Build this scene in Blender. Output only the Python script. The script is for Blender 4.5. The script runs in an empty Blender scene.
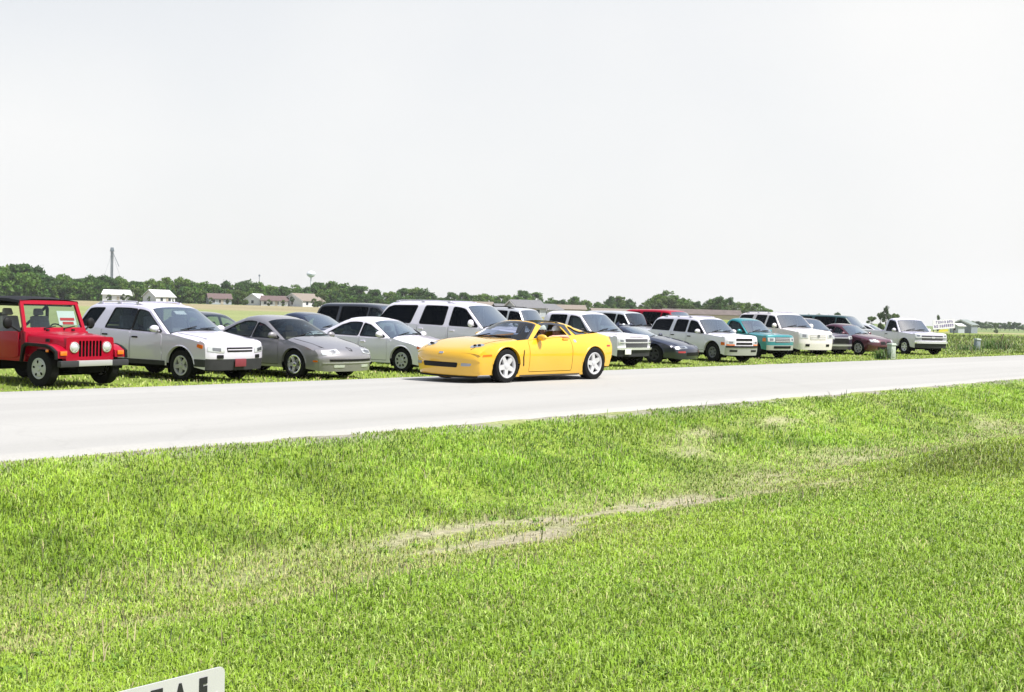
import bpy, bmesh, math, random
import numpy as np
from mathutils import Vector, Matrix
from mathutils.geometry import delaunay_2d_cdt

random.seed(7)
rng = np.random.default_rng(11)
scene = bpy.context.scene
COL = scene.collection
R_ = math.radians
PI = math.pi

# ------------------------------------------------------------------ camera
F_PX, CAM_H = 1150.0, 1.47
roll = R_(1.49)
pitch = math.atan(36.5 * math.cos(roll) / F_PX)
fwd = Vector((0, math.cos(pitch), -math.sin(pitch)))
up0 = Vector((0, math.sin(pitch), math.cos(pitch)))
rt0 = Vector((1, 0, 0))
rt = math.cos(roll) * rt0 + math.sin(roll) * up0
up = math.cos(roll) * up0 - math.sin(roll) * rt0
cam_data = bpy.data.cameras.new('camera')
cam = bpy.data.objects.new('camera', cam_data)
COL.objects.link(cam)
M = Matrix((rt, up, -fwd)).transposed().to_4x4()
M.translation = Vector((0, 0, CAM_H))
cam.matrix_world = M
cam_data.sensor_fit = 'HORIZONTAL'
cam_data.sensor_width = 36.0
cam_data.lens = 36.0 * F_PX / 1024.0
cam_data.clip_start = 0.1
cam_data.clip_end = 9000
scene.camera = cam

# ------------------------------------------------------------------ light and sky
SUN_EL, SUN_AZ = R_(59), R_(-18)          # azimuth measured from +x towards +y
sun_dir = Vector((math.cos(SUN_EL) * math.cos(SUN_AZ), math.cos(SUN_EL) * math.sin(SUN_AZ), math.sin(SUN_EL)))
sl = bpy.data.lights.new('sun', 'SUN')
sl.energy = 4.6
sl.angle = R_(0.5)
sl.color = (1.0, 0.965, 0.91)
so = bpy.data.objects.new('sun', sl)
COL.objects.link(so)
so.rotation_euler = sun_dir.to_track_quat('Z', 'Y').to_euler()
so.location = (30, -20, 60)

w = bpy.data.worlds.new('World')
scene.world = w
w.use_nodes = True
nt = w.node_tree
nt.nodes.clear()
N = nt.nodes.new
sky = N('ShaderNodeTexSky'); sky.sky_type = 'NISHITA'; sky.sun_disc = False
sky.sun_elevation = SUN_EL; sky.sun_rotation = PI / 2 - SUN_AZ
sky.dust_density = 3.0; sky.air_density = 1.0; sky.ozone_density = 1.5
tc = N('ShaderNodeTexCoord')
nz = N('ShaderNodeTexNoise'); nz.inputs['Scale'].default_value = 2.2; nz.inputs['Detail'].default_value = 3
mr = N('ShaderNodeMapRange')
mr.inputs['From Min'].default_value = 0.30; mr.inputs['From Max'].default_value = 0.62
mr.inputs['To Min'].default_value = 0.84; mr.inputs['To Max'].default_value = 1.0
mixc = N('ShaderNodeMix'); mixc.data_type = 'RGBA'
mixc.inputs[7].default_value = (6.5, 6.5, 6.45, 1)      # thin white summer overcast in front of the blue
bg = N('ShaderNodeBackground'); bg.inputs['Strength'].default_value = 0.1
wo = N('ShaderNodeOutputWorld')
L = nt.links.new
L(tc.outputs['Generated'], nz.inputs['Vector'])
L(nz.outputs['Fac'], mr.inputs['Value'])
sep = N('ShaderNodeSeparateXYZ'); L(tc.outputs['Generated'], sep.inputs[0])
el = N('ShaderNodeMapRange'); el.interpolation_type = 'SMOOTHSTEP'       # the white haze thins out overhead
el.inputs['From Min'].default_value = 0.22; el.inputs['From Max'].default_value = 0.75
el.inputs['To Min'].default_value = 1.0; el.inputs['To Max'].default_value = 0.48
L(sep.outputs['Z'], el.inputs['Value'])
mu = N('ShaderNodeMath'); mu.operation = 'MULTIPLY'
L(mr.outputs['Result'], mu.inputs[0]); L(el.outputs['Result'], mu.inputs[1])
# the veil is a little thinner to the upper west
bz_ = N('ShaderNodeMapRange'); bz_.inputs['From Min'].default_value = .13; bz_.inputs['From Max'].default_value = .34; L(sep.outputs['Z'], bz_.inputs['Value'])
bx_ = N('ShaderNodeMapRange'); bx_.inputs['From Min'].default_value = .02; bx_.inputs['From Max'].default_value = -.5; L(sep.outputs['X'], bx_.inputs['Value'])
bm_ = N('ShaderNodeMath'); bm_.operation = 'MULTIPLY'; L(bz_.outputs[0], bm_.inputs[0]); L(bx_.outputs[0], bm_.inputs[1])
b2_ = N('ShaderNodeMath'); b2_.operation = 'MULTIPLY_ADD'; b2_.inputs[1].default_value = -.55; b2_.inputs[2].default_value = 1.0; L(bm_.outputs[0], b2_.inputs[0])
b3_ = N('ShaderNodeMath'); b3_.operation = 'MULTIPLY'; L(mu.outputs[0], b3_.inputs[0]); L(b2_.outputs[0], b3_.inputs[1])
L(b3_.outputs[0], mixc.inputs[0])
hc = N('ShaderNodeMix'); hc.data_type = 'RGBA'                          # the haze itself is bluer overhead
hc.inputs[6].default_value = (6.5, 6.5, 6.45, 1); hc.inputs[7].default_value = (4.4, 5.0, 6.0, 1)
hm2 = N('ShaderNodeMapRange'); hm2.inputs['From Min'].default_value = 0.24; hm2.inputs['From Max'].default_value = 0.6
L(sep.outputs['Z'], hm2.inputs['Value']); L(hm2.outputs['Result'], hc.inputs[0]); L(hc.outputs[2], mixc.inputs[7])
L(sky.outputs['Color'], mixc.inputs[6])
L(mixc.outputs[2], bg.inputs['Color'])
L(bg.outputs[0], wo.inputs['Surface'])
vs = scene.view_settings
vs.view_transform = 'Standard'; vs.look = 'None'; vs.gamma = 1.0; vs.use_curve_mapping = False
vs.exposure = 0.60
scene.cycles.max_bounces = 8
scene.cycles.transparent_max_bounces = 16

# ------------------------------------------------------------------ materials
MATS = {}
def principled(name, rgb, rough=0.5, metal=0.0, coat=0.0, spec=0.5, vary=0.0, vscale=8.0, bump=0.0, bscale=60.0, coat_rough=0.03):
    if name in MATS: return MATS[name]
    m = bpy.data.materials.new(name); m.use_nodes = True
    t = m.node_tree; b = t.nodes['Principled BSDF']
    b.inputs['Base Color'].default_value = (*rgb, 1)
    b.inputs['Roughness'].default_value = rough
    b.inputs['Metallic'].default_value = metal
    b.inputs['Coat Weight'].default_value = coat
    b.inputs['Coat Roughness'].default_value = coat_rough
    b.inputs['Specular IOR Level'].default_value = spec
    if vary > 0 or bump > 0:
        c = t.nodes.new('ShaderNodeTexCoord')
        n = t.nodes.new('ShaderNodeTexNoise'); n.inputs['Scale'].default_value = vscale; n.inputs['Detail'].default_value = 5
        t.links.new(c.outputs['Object'], n.inputs['Vector'])
        if vary > 0:
            r = t.nodes.new('ShaderNodeMapRange')
            r.inputs['From Min'].default_value = 0.3; r.inputs['From Max'].default_value = 0.7
            r.inputs['To Min'].default_value = 1 - vary; r.inputs['To Max'].default_value = 1 + vary
            t.links.new(n.outputs['Fac'], r.inputs['Value'])
            x = t.nodes.new('ShaderNodeVectorMath'); x.operation = 'SCALE'
            x.inputs[0].default_value = rgb
            t.links.new(r.outputs['Result'], x.inputs['Scale'])
            t.links.new(x.outputs['Vector'], b.inputs['Base Color'])
        if bump > 0:
            n2 = t.nodes.new('ShaderNodeTexNoise'); n2.inputs['Scale'].default_value = bscale; n2.inputs['Detail'].default_value = 4
            t.links.new(c.outputs['Object'], n2.inputs['Vector'])
            bp = t.nodes.new('ShaderNodeBump'); bp.inputs['Strength'].default_value = bump; bp.inputs['Distance'].default_value = 0.02
            t.links.new(n2.outputs['Fac'], bp.inputs['Height'])
            t.links.new(bp.outputs['Normal'], b.inputs['Normal'])
    MATS[name] = m
    return m
def paint(name, rgb, metal=0.0, rough=0.38, ior=1.55):
    m = principled('paint ' + name, rgb, rough=rough, metal=metal, coat=1.0, vary=0.03, vscale=1.5)
    m.node_tree.nodes['Principled BSDF'].inputs['Coat IOR'].default_value = ior
    return m
def glass(name, tint, refl=0.9, base=.05, expo=4.0):
    if name in MATS: return MATS[name]
    m = bpy.data.materials.new(name); m.use_nodes = True
    t = m.node_tree; t.nodes.clear()
    o = t.nodes.new('ShaderNodeOutputMaterial'); mx = t.nodes.new('ShaderNodeMixShader')
    tr = t.nodes.new('ShaderNodeBsdfTransparent'); tr.inputs['Color'].default_value = (*tint, 1)
    gl = t.nodes.new('ShaderNodeBsdfGlossy'); gl.inputs['Roughness'].default_value = 0.02
    gl.inputs['Color'].default_value = (0.92, 0.97, 1.0, 1)
    lw = t.nodes.new('ShaderNodeLayerWeight'); lw.inputs['Blend'].default_value = 0.5
    pw = t.nodes.new('ShaderNodeMath'); pw.operation = 'POWER'; pw.inputs[1].default_value = expo
    ma = t.nodes.new('ShaderNodeMath'); ma.operation = 'MULTIPLY_ADD'; ma.inputs[1].default_value = refl; ma.inputs[2].default_value = base
    t.links.new(lw.outputs['Facing'], pw.inputs[0]); t.links.new(pw.outputs[0], ma.inputs[0])
    t.links.new(ma.outputs[0], mx.inputs[0]); t.links.new(tr.outputs[0], mx.inputs[1]); t.links.new(gl.outputs[0], mx.inputs[2])
    t.links.new(mx.outputs[0], o.inputs['Surface'])
    MATS[name] = m
    return m
def attr_mat(name, rough=0.6, trans=0.0, spec=0.3, noise=0.0, nscale=3.0, bump=0.0, upn=0.0):
    """colour taken from the mesh's own colour attribute"""
    if name in MATS: return MATS[name]
    m = bpy.data.materials.new(name); m.use_nodes = True
    t = m.node_tree; b = t.nodes['Principled BSDF']; o = t.nodes['Material Output']
    a = t.nodes.new('ShaderNodeVertexColor'); a.layer_name = 'Col'
    src = a.outputs['Color']
    if noise > 0:
        c = t.nodes.new('ShaderNodeTexCoord')
        n = t.nodes.new('ShaderNodeTexNoise'); n.inputs['Scale'].default_value = nscale; n.inputs['Detail'].default_value = 8; n.inputs['Roughness'].default_value = 0.7
        t.links.new(c.outputs['Object'], n.inputs['Vector'])
        r = t.nodes.new('ShaderNodeMapRange')
        r.inputs['From Min'].default_value = 0.3; r.inputs['From Max'].default_value = 0.7
        r.inputs['To Min'].default_value = 1 - noise; r.inputs['To Max'].default_value = 1 + noise
        t.links.new(n.outputs['Fac'], r.inputs['Value'])
        x = t.nodes.new('ShaderNodeVectorMath'); x.operation = 'SCALE'
        t.links.new(src, x.inputs[0]); t.links.new(r.outputs['Result'], x.inputs['Scale'])
        src = x.outputs['Vector']
        if bump > 0:
            bp = t.nodes.new('ShaderNodeBump'); bp.inputs['Strength'].default_value = bump; bp.inputs['Distance'].default_value = 0.05
            t.links.new(n.outputs['Fac'], bp.inputs['Height']); t.links.new(bp.outputs['Normal'], b.inputs['Normal'])
    t.links.new(src, b.inputs['Base Color'])
    nrm = None
    if upn > 0:                               # soft, lawn-like shading: blade normals lean towards the sky
        g = t.nodes.new('ShaderNodeNewGeometry'); sc_ = t.nodes.new('ShaderNodeVectorMath'); sc_.operation = 'SCALE'; sc_.inputs['Scale'].default_value = 1 - upn
        t.links.new(g.outputs['Normal'], sc_.inputs[0])
        ad_ = t.nodes.new('ShaderNodeVectorMath'); ad_.operation = 'ADD'; ad_.inputs[1].default_value = (0, 0, upn)
        t.links.new(sc_.outputs[0], ad_.inputs[0]); nm_ = t.nodes.new('ShaderNodeVectorMath'); nm_.operation = 'NORMALIZE'
        t.links.new(ad_.outputs[0], nm_.inputs[0]); nrm = nm_.outputs[0]; t.links.new(nrm, b.inputs['Normal'])
    b.inputs['Roughness'].default_value = rough
    b.inputs['Specular IOR Level'].default_value = spec
    if trans > 0:
        tl = t.nodes.new('ShaderNodeBsdfTranslucent'); t.links.new(src, tl.inputs['Color'])
        mx = t.nodes.new('ShaderNodeMixShader'); mx.inputs[0].default_value = trans
        t.links.new(b.outputs[0], mx.inputs[1]); t.links.new(tl.outputs[0], mx.inputs[2])
        t.links.new(mx.outputs[0], o.inputs['Surface'])
    MATS[name] = m
    return m

rubber = principled('tyre rubber', (0.011, 0.011, 0.012), rough=0.85, spec=.15, vary=0.25, vscale=30)
blackp = principled('black plastic', (0.009, 0.009, 0.010), rough=0.6, spec=.2)
greyp = principled('dark grey plastic', (0.04, 0.04, 0.045), rough=0.7, spec=.2, vary=0.08)
midgrey = principled('mid grey plastic', (0.17, 0.17, 0.18), rough=0.55)
well_m = principled('dark wheel well', (0.006, 0.006, 0.006), rough=0.95, spec=0.1)
trim_in = principled('dark cabin trim', (0.03, 0.03, 0.033), rough=0.8)
seat_grey = principled('grey seat cloth', (0.26, 0.26, 0.27), rough=0.9, vary=0.15, vscale=20)
seat_tan = principled('tan seat leather', (0.28, 0.21, 0.14), rough=0.6, vary=0.1)
alloy = principled('cast alloy', (0.66, 0.66, 0.68), rough=0.32, metal=0.45)
steel = principled('brushed steel', (0.55, 0.55, 0.56), rough=0.3, metal=0.9)
chrome = principled('chrome', (0.82, 0.82, 0.83), rough=0.14, metal=0.85)
silverp = principled('silver painted plastic', (0.45, 0.45, 0.46), rough=0.35, metal=0.3)
lamp = principled('clear lamp lens', (0.62, 0.64, 0.66), rough=0.1, coat=1.0, metal=0.35)
lamp_dim = principled('hazy lamp lens', (0.30, 0.32, 0.36), rough=0.2, coat=1.0, metal=0.2)
lamp_bowl = principled('lamp reflector', (.30, .31, .33), rough=.12, metal=.9)
amber = principled('amber lens', (0.75, 0.16, 0.01), rough=0.15, coat=1.0)
plate_red = principled('dull red plate', (0.20, 0.03, 0.045), rough=.5)
redl = principled('red lens', (0.36, 0.015, 0.015), rough=0.15, coat=1.0)
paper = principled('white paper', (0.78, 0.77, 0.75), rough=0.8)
redink = principled('red ink', (0.65, 0.03, 0.03), rough=0.8)
darkink = principled('black ink', (0.015, 0.015, 0.02), rough=0.6)
g_clear = glass('clear car glass', (0.62, 0.72, 0.70))
g_wind = glass('windscreen glass', (0.60, 0.68, 0.68), refl=0.85, base=.27, expo=2.3)
g_vette = glass('blue tinted windscreen', (0.40, 0.44, 0.54), refl=0.6, base=.06, expo=3.5)
g_tint = glass('dark privacy glass', (0.035, 0.04, 0.05), refl=0.6, base=.016, expo=5.0)
g_mid = glass('smoked car glass', (0.46, 0.54, 0.54), refl=0.75, base=.035, expo=4.5)
g_roof = glass('tinted roof glass', (0.72, 0.74, 0.78), refl=0.6, base=.04, expo=4.0)
g_dark_wind = glass('dark windscreen glass', (0.16, 0.18, 0.20), refl=0.9, base=.10, expo=3.0)

# ------------------------------------------------------------------ mesh helpers
class MB:
    def __init__(s): s.v = []; s.f = []
    def add(s, vs, fs):
        o = len(s.v)
        s.v += [tuple(map(float, p)) for p in vs]
        s.f += [tuple(i + o for i in f) for f in fs]
        return s
    def grid(s, P, close_u=False, close_v=False):
        """P[i][j] points"""
        n, m = len(P), len(P[0])
        fs = []
        for i in range(n if close_u else n - 1):
            for j in range(m if close_v else m - 1):
                a, b = i, (i + 1) % n; c, d = j, (j + 1) % m
                fs.append((a * m + c, b * m + c, b * m + d, a * m + d))
        return s.add([p for r in P for p in r], fs)
    def box(s, c, size, rot=None, taper=(1, 1)):
        x, y, z = size[0] / 2, size[1] / 2, size[2] / 2
        vs = []
        for k in (-1, 1):
            tx, ty = (1, 1) if k < 0 else taper
            for i, j in ((-1, -1), (1, -1), (1, 1), (-1, 1)):
                vs.append(Vector((i * x * tx, j * y * ty, k * z)))
        if rot is not None: vs = [rot @ p for p in vs]
        vs = [p + Vector(c) for p in vs]
        return s.add(vs, [(0, 3, 2, 1), (4, 5, 6, 7), (0, 1, 5, 4), (1, 2, 6, 5), (2, 3, 7, 6), (3, 0, 4, 7)])
    def prism(s, poly, axis, a, b):
        """extrude a 2-D polygon along axis ('x','y','z') from a to b"""
        def P(p, t):
            return {'x': (t, p[0], p[1]), 'y': (p[0], t, p[1]), 'z': (p[0], p[1], t)}[axis]
        n = len(poly)
        return s.add([P(p, a) for p in poly] + [P(p, b) for p in poly],
                     [tuple(range(n))[::-1], tuple(range(n, 2 * n))] + [(i, (i + 1) % n, n + (i + 1) % n, n + i) for i in range(n)])
    def tube(s, pts, r, n=8, cap=True):
        pts = [Vector(p) for p in pts]
        rs = r if isinstance(r, (list, tuple)) else [r] * len(pts)
        rings = []
        ref = Vector((0, 0, 1))
        for i, p in enumerate(pts):
            t = (pts[min(i + 1, len(pts) - 1)] - pts[max(i - 1, 0)]).normalized()
            a = t.cross(ref)
            if a.length < 1e-3: a = t.cross(Vector((1, 0, 0)))
            a.normalize(); b = t.cross(a).normalized()
            rings.append([p + (a * math.cos(2 * PI * k / n) + b * math.sin(2 * PI * k / n)) * rs[i] for k in range(n)])
        o = len(s.v)
        s.grid(rings, close_v=True)
        if cap:
            s.f.append(tuple(o + k for k in range(n))[::-1]); s.f.append(tuple(o + (len(pts) - 1) * n + k for k in range(n)))
        return s
    def lathe(s, prof, axis='y', n=28, c=(0, 0, 0)):
        """prof: (radius, along)"""
        P = []
        for r, t in prof:
            row = []
            for k in range(n):
                a = 2 * PI * k / n
                ca, sa = r * math.cos(a), r * math.sin(a)
                row.append({'y': (c[0] + ca, c[1] + t, c[2] + sa), 'z': (c[0] + ca, c[1] + sa, c[2] + t), 'x': (c[0] + t, c[1] + ca, c[2] + sa)}[axis])
            P.append(row)
        return s.grid(P, close_v=True)
    def ball(s, c, r, n=10):
        rx, ry, rz = r if isinstance(r, (list, tuple)) else (r, r, r)
        P = []
        for i in range(n + 1):
            th = PI * i / n
            P.append([(c[0] + rx * math.sin(th) * math.cos(2 * PI * k / (2 * n)), c[1] + ry * math.sin(th) * math.sin(2 * PI * k / (2 * n)), c[2] + rz * math.cos(th)) for k in range(2 * n)])
        return s.grid(P, close_v=True)
    def mesh(s, name, mat, ang=38, weld=0.0015, bevel=0.0):
        bm = bmesh.new()
        vs = [bm.verts.new(p) for p in s.v]
        for f in s.f:
            if len(set(f)) < 3: continue
            try: bm.faces.new([vs[i] for i in f])
            except ValueError: pass
        if weld: bmesh.ops.remove_doubles(bm, verts=bm.verts[:], dist=weld)
        if bevel:
            ed = [e for e in bm.edges if len(e.link_faces) == 2 and e.calc_face_angle(0) > R_(35)]
            bmesh.ops.bevel(bm, geom=ed, offset=bevel, segments=2, profile=0.6, affect='EDGES', clamp_overlap=True)
        bmesh.ops.recalc_face_normals(bm, faces=bm.faces[:])
        me = bpy.data.meshes.new(name)
        bm.to_mesh(me); bm.free()
        me.polygons.foreach_set('use_smooth', [True] * len(me.polygons))
        me.set_sharp_from_angle(angle=R_(ang))
        if mat is not None: me.materials.append(mat)
        return me
    def build(s, name, mat, parent=None, **k):
        return link(name, s.mesh(name, mat, **k), parent)

def link(name, me, parent=None):
    o = bpy.data.objects.new(name, me); COL.objects.link(o)
    if parent is not None: o.parent = parent
    return o
def empty(name, loc=(0, 0, 0), rz=0.0):
    o = bpy.data.objects.new(name, None); COL.objects.link(o)
    o.location = loc; o.rotation_euler = (0, 0, rz); o.empty_display_size = 0.3
    return o
def tag(o, label=None, cat=None, group=None, kind=None):
    if label: o['label'] = label
    if cat: o['category'] = cat
    if group: o['group'] = group
    if kind: o['kind'] = kind
    return o
def copy_tree(o, parent=None):
    c = o.copy(); COL.objects.link(c); c.parent = parent
    for ch in list(o.children): copy_tree(ch, c)
    return c

# ------------------------------------------------------------------ 2-D helpers
def fillet(pts, n=4):
    """pts: (x, z, r, *extra); corners are rounded with radius-like cut r; extras are interpolated"""
    out = []
    for i, p in enumerate(pts):
        p = list(p) + [0] * (5 - len(p))
        if i in (0, len(pts) - 1) or p[2] <= 0:
            out.append((p[0], p[1], p[3], p[4])); continue
        a, b, c = (np.array([pts[i - 1][0], pts[i - 1][1]]), np.array(p[:2]), np.array([pts[i + 1][0], pts[i + 1][1]]))
        la, lc = np.linalg.norm(a - b), np.linalg.norm(c - b)
        ra, rc = min(p[2], la * .49), min(p[2], lc * .49)
        pa, pc = b + (a - b) / la * ra, b + (c - b) / lc * rc
        for k in range(n + 1):
            t = k / n
            q = (1 - t) ** 2 * pa + 2 * t * (1 - t) * b + t * t * pc
            out.append((q[0], q[1], p[3], p[4]))
    return out
def resample(pr, step):
    out = [pr[0]]
    for a, b in zip(pr[:-1], pr[1:]):
        d = math.hypot(b[0] - a[0], b[1] - a[1])
        k = max(1, int(math.ceil(d / step)))
        for j in range(1, k + 1):
            t = j / k
            out.append(tuple(a[i] + (b[i] - a[i]) * t for i in range(len(a))))
    return out
def in_poly(px, pz, poly):
    poly = np.asarray(poly, float)
    x, z = np.atleast_1d(px), np.atleast_1d(pz)
    ins = np.zeros(x.shape, bool)
    n = len(poly)
    for i in range(n):
        x0, z0 = poly[i]; x1, z1 = poly[(i + 1) % n]
        c = ((z0 > z) != (z1 > z)) & (x < (x1 - x0) * (z - z0) / (z1 - z0 + 1e-12) + x0)
        ins ^= c
    return ins
def poly_dist(px, pz, poly):
    poly = np.asarray(poly, float)
    P = np.stack([px, pz], -1)
    best = np.full(len(P), 1e9)
    for i in range(len(poly)):
        a, b = poly[i], poly[(i + 1) % len(poly)]
        ab = b - a
        t = np.clip(((P - a) @ ab) / (ab @ ab + 1e-12), 0, 1)
        best = np.minimum(best, np.linalg.norm(P - (a + t[:, None] * ab), axis=1))
    return best
def inset(poly, d):
    """shrink a polygon by d (simple vertex offset)"""
    poly = [np.array(p, float) for p in poly]
    area = sum(poly[i][0] * poly[(i + 1) % len(poly)][1] - poly[(i + 1) % len(poly)][0] * poly[i][1] for i in range(len(poly)))
    sgn = 1 if area > 0 else -1
    out = []
    n = len(poly)
    for i in range(n):
        a, b, c = poly[i - 1], poly[i], poly[(i + 1) % n]
        e1 = (b - a) / (np.linalg.norm(b - a) + 1e-9); e2 = (c - b) / (np.linalg.norm(c - b) + 1e-9)
        n1 = np.array([-e1[1], e1[0]]) * sgn; n2 = np.array([-e2[1], e2[0]]) * sgn
        m = n1 + n2; k = max(0.35, (m @ m) / 2)
        out.append(tuple(b + m * d / k))
    return out
def round_poly(poly, r, n=3):
    out = []
    m = len(poly)
    for i in range(m):
        a, b, c = (np.array(poly[i - 1], float), np.array(poly[i], float), np.array(poly[(i + 1) % m], float))
        la, lc = np.linalg.norm(a - b), np.linalg.norm(c - b)
        if la < 1e-6 or lc < 1e-6: continue
        u, v = (a - b) / la, (c - b) / lc
        if u @ v < -0.94: out.append(tuple(b)); continue
        ra, rc = min(r, la * .45), min(r, lc * .45)
        pa, pc = b + u * ra, b + v * rc
        for k in range(n + 1):
            t = k / n
            out.append(tuple((1 - t) ** 2 * pa + 2 * t * (1 - t) * b + t * t * pc))
    return out
def dens(poly, step):
    q = [(p[0], p[1]) for p in poly]; q.append(q[0])
    return [tuple(p) for p in resample(q, step)][:-1]
def tri_poly(outer, holes=(), step=0.12):
    """constrained triangulation of a polygon with holes and inner points -> (pts, tris)"""
    vs, es = [], []
    for lp in [outer] + list(holes):
        o = len(vs); vs += [tuple(p) for p in lp]
        es += [(o + i, o + (i + 1) % len(lp)) for i in range(len(lp))]
    a = np.array(outer)
    gx = np.arange(a[:, 0].min() + step * .5, a[:, 0].max(), step); gz = np.arange(a[:, 1].min() + step * .5, a[:, 1].max(), step)
    if len(gx) and len(gz):
        X, Z = np.meshgrid(gx, gz); X, Z = X.ravel(), Z.ravel()
        ok = in_poly(X, Z, outer) & (poly_dist(X, Z, outer) > step * .35)
        for h in holes: ok &= ~in_poly(X, Z, h) & (poly_dist(X, Z, h) > step * .35)
        vs += list(zip(X[ok].tolist(), Z[ok].tolist()))
    V, E, Fc, _, _, _ = delaunay_2d_cdt([Vector(p) for p in vs], es, [], 0, 1e-5)
    V = [(p.x, p.y) for p in V]
    c = np.array([[sum(V[i][k] for i in f) / len(f) for k in (0, 1)] for f in Fc])
    ok = in_poly(c[:, 0], c[:, 1], outer)
    for h in holes: ok &= ~in_poly(c[:, 0], c[:, 1], h)
    return V, [tuple(f) for f, k in zip(Fc, ok) if k]
# ------------------------------------------------------------------ terrain
TH = R_(41.8)
DX, DY = math.sin(TH), math.cos(TH)          # along the road
NX, NY = -DY, DX                             # across it, away from the camera
QN, RW = 10.45, 7.25                         # near edge of the road and its width
def uq(x, y): return x * DX + y * DY, x * NX + y * NY - QN
def xy(u, q): return u * DX + (q + QN) * NX, u * DY + (q + QN) * NY

def hash2(ix, iy, seed):
    h = (ix.astype(np.int64) * 374761393 + iy.astype(np.int64) * 668265263 + seed * 1442695041) & 0x7fffffff
    h = ((h ^ (h >> 13)) * 1274126177) & 0x7fffffff
    return ((h ^ (h >> 16)) & 0xffff) / 65535.0
def vnoise(x, y, scale, seed=0):
    x, y = np.asarray(x, float) / scale, np.asarray(y, float) / scale
    ix, iy = np.floor(x), np.floor(y); fx, fy = x - ix, y - iy
    fx, fy = fx * fx * (3 - 2 * fx), fy * fy * (3 - 2 * fy)
    ix, iy = ix.astype(np.int64), iy.astype(np.int64)
    a, b, c, d = hash2(ix, iy, seed), hash2(ix + 1, iy, seed), hash2(ix, iy + 1, seed), hash2(ix + 1, iy + 1, seed)
    return (a * (1 - fx) + b * fx) * (1 - fy) + (c * (1 - fx) + d * fx) * fy
def fbm(x, y, scale, seed=0, o=4):
    t, a, s = 0, 1, 0
    for k in range(o): t = t + a * vnoise(x, y, scale / 2 ** k, seed + k * 17); s += a; a *= .55
    return t / s
def sstep(a, b, x):
    t = np.clip((np.asarray(x, float) - a) / (b - a), 0, 1); return t * t * (3 - 2 * t)

_q = np.linspace(-30, 60, 1801)
_z = np.interp(_q, [-30, -14, -10.4, -7.5, -6.0, -4.6, -3.7, -3.1, -2.5, -1.7, -.8, -.25, 0, 7.25, 7.6, 9.2, 10.6, 60],
               [-.16, -.17, -.18, -.22, -.30, -.44, -.57, -.61, -.57, -.38, -.17, -.05, -.05, -.05, -.08, -.2, -.25, -.25])
_k = np.exp(-(np.arange(-12, 13) * .05 / .22) ** 2); _k /= _k.sum()
_zs = np.convolve(np.pad(_z, 12, 'edge'), _k, 'valid')
_on = (_q > -.1) & (_q < 7.35)
_zs[_on] = np.minimum(_zs[_on], -.04)
def ter_np(x, y):
    x, y = np.asarray(x, float), np.asarray(y, float)
    u, q = uq(x, y)
    z = np.interp(q, _q, _zs)
    near = sstep(-.25, -.9, q) + sstep(RW + .3, RW + 1.2, q)
    z = z + near * ((fbm(x, y, 1.6, 3) - .5) * .10 + (fbm(x, y, .35, 9, 2) - .5) * .025) * sstep(120, 30, np.hypot(x, y))
    # slumped bits of the road bank
    bank = np.exp(-((q + 1.7) / .8) ** 2)
    z = z - bank * np.clip(fbm(x, y, 1.1, 31, 3) - .56, 0, 1) * .7 * sstep(6, 10, u)
    # bank of a culvert crossing on the near side
    z = z + .24 * sstep(12.9, 15.0, u + (q + 5) * .35) * np.exp(-((q + 5.3) / 1.15) ** 2)
    # far land: rises a little to the west, falls away to the east
    az = x / np.maximum(y, 1.0)
    far = sstep(60, 420, q)
    z = z + far * .75 * sstep(.05, -.2, az)
    z = z - 4.6 * sstep(100, 850, y) * sstep(.18, .36, az) - .8 * sstep(60, 300, y) * sstep(.18, .36, az)
    return z
def ter(x, y): return float(ter_np(np.array([x]), np.array([y]))[0])

def dryness(u, q):
    """0 lush, 1 bare straw and soil"""
    n = fbm(u, q, 1.3, 5); n2 = fbm(u * .6, q * 1.6, .5, 8, 3); n3 = fbm(u * .35, q * 1.3, .55, 12, 4)
    s = .50 * np.exp(-((q + 3.2) / .62) ** 2) * (.25 + 1.1 * n2) * sstep(-2, 5, u)
    core = np.exp(-((q + 3.38 + .5 * (fbm(u, q * 0, 1.9, 41) - .5)) / .62) ** 2) * sstep(6.2, 7.4, u) * sstep(11.8, 10.2, u)
    s = s + 1.25 * core * sstep(.44, .60, n3)
    for cu, cq, ru_, rq_, am in ((13.4, -1.8, .55, .30, .8), (15.2, -1.25, 1.5, .35, 1.0), (20.2, -.95, 2.2, .3, .9), (17.4, -1.0, 1.1, .25, .8), (12.4, -3.95, .7, .4, .9), (13.6, -3.3, .9, .5, .7), (16.0, -2.6, 1.6, .5, .55), (23.5, -2.2, 2.5, .6, .6)):
        s = s + am * np.exp(-((u - cu) / ru_) ** 2 - ((q - cq) / rq_) ** 2) * sstep(.40, .64, n3) * .85
    s = s + .22 * np.exp(-((q + 2.9) / .9) ** 2) * np.clip(n - .48, 0, 1) * 2.6 * sstep(10, 13, u)
    s = s + .4 * np.exp(-((q + 4.2) / .6) ** 2) * np.clip(n2 - .40, 0, 1) * 3
    s = s + .5 * sstep(-.35, -.05, q) * sstep(.3, 0, q) + .35 * sstep(RW + .5, RW, q) * (q > RW - .3)
    return np.clip(s, 0, 1)

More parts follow.
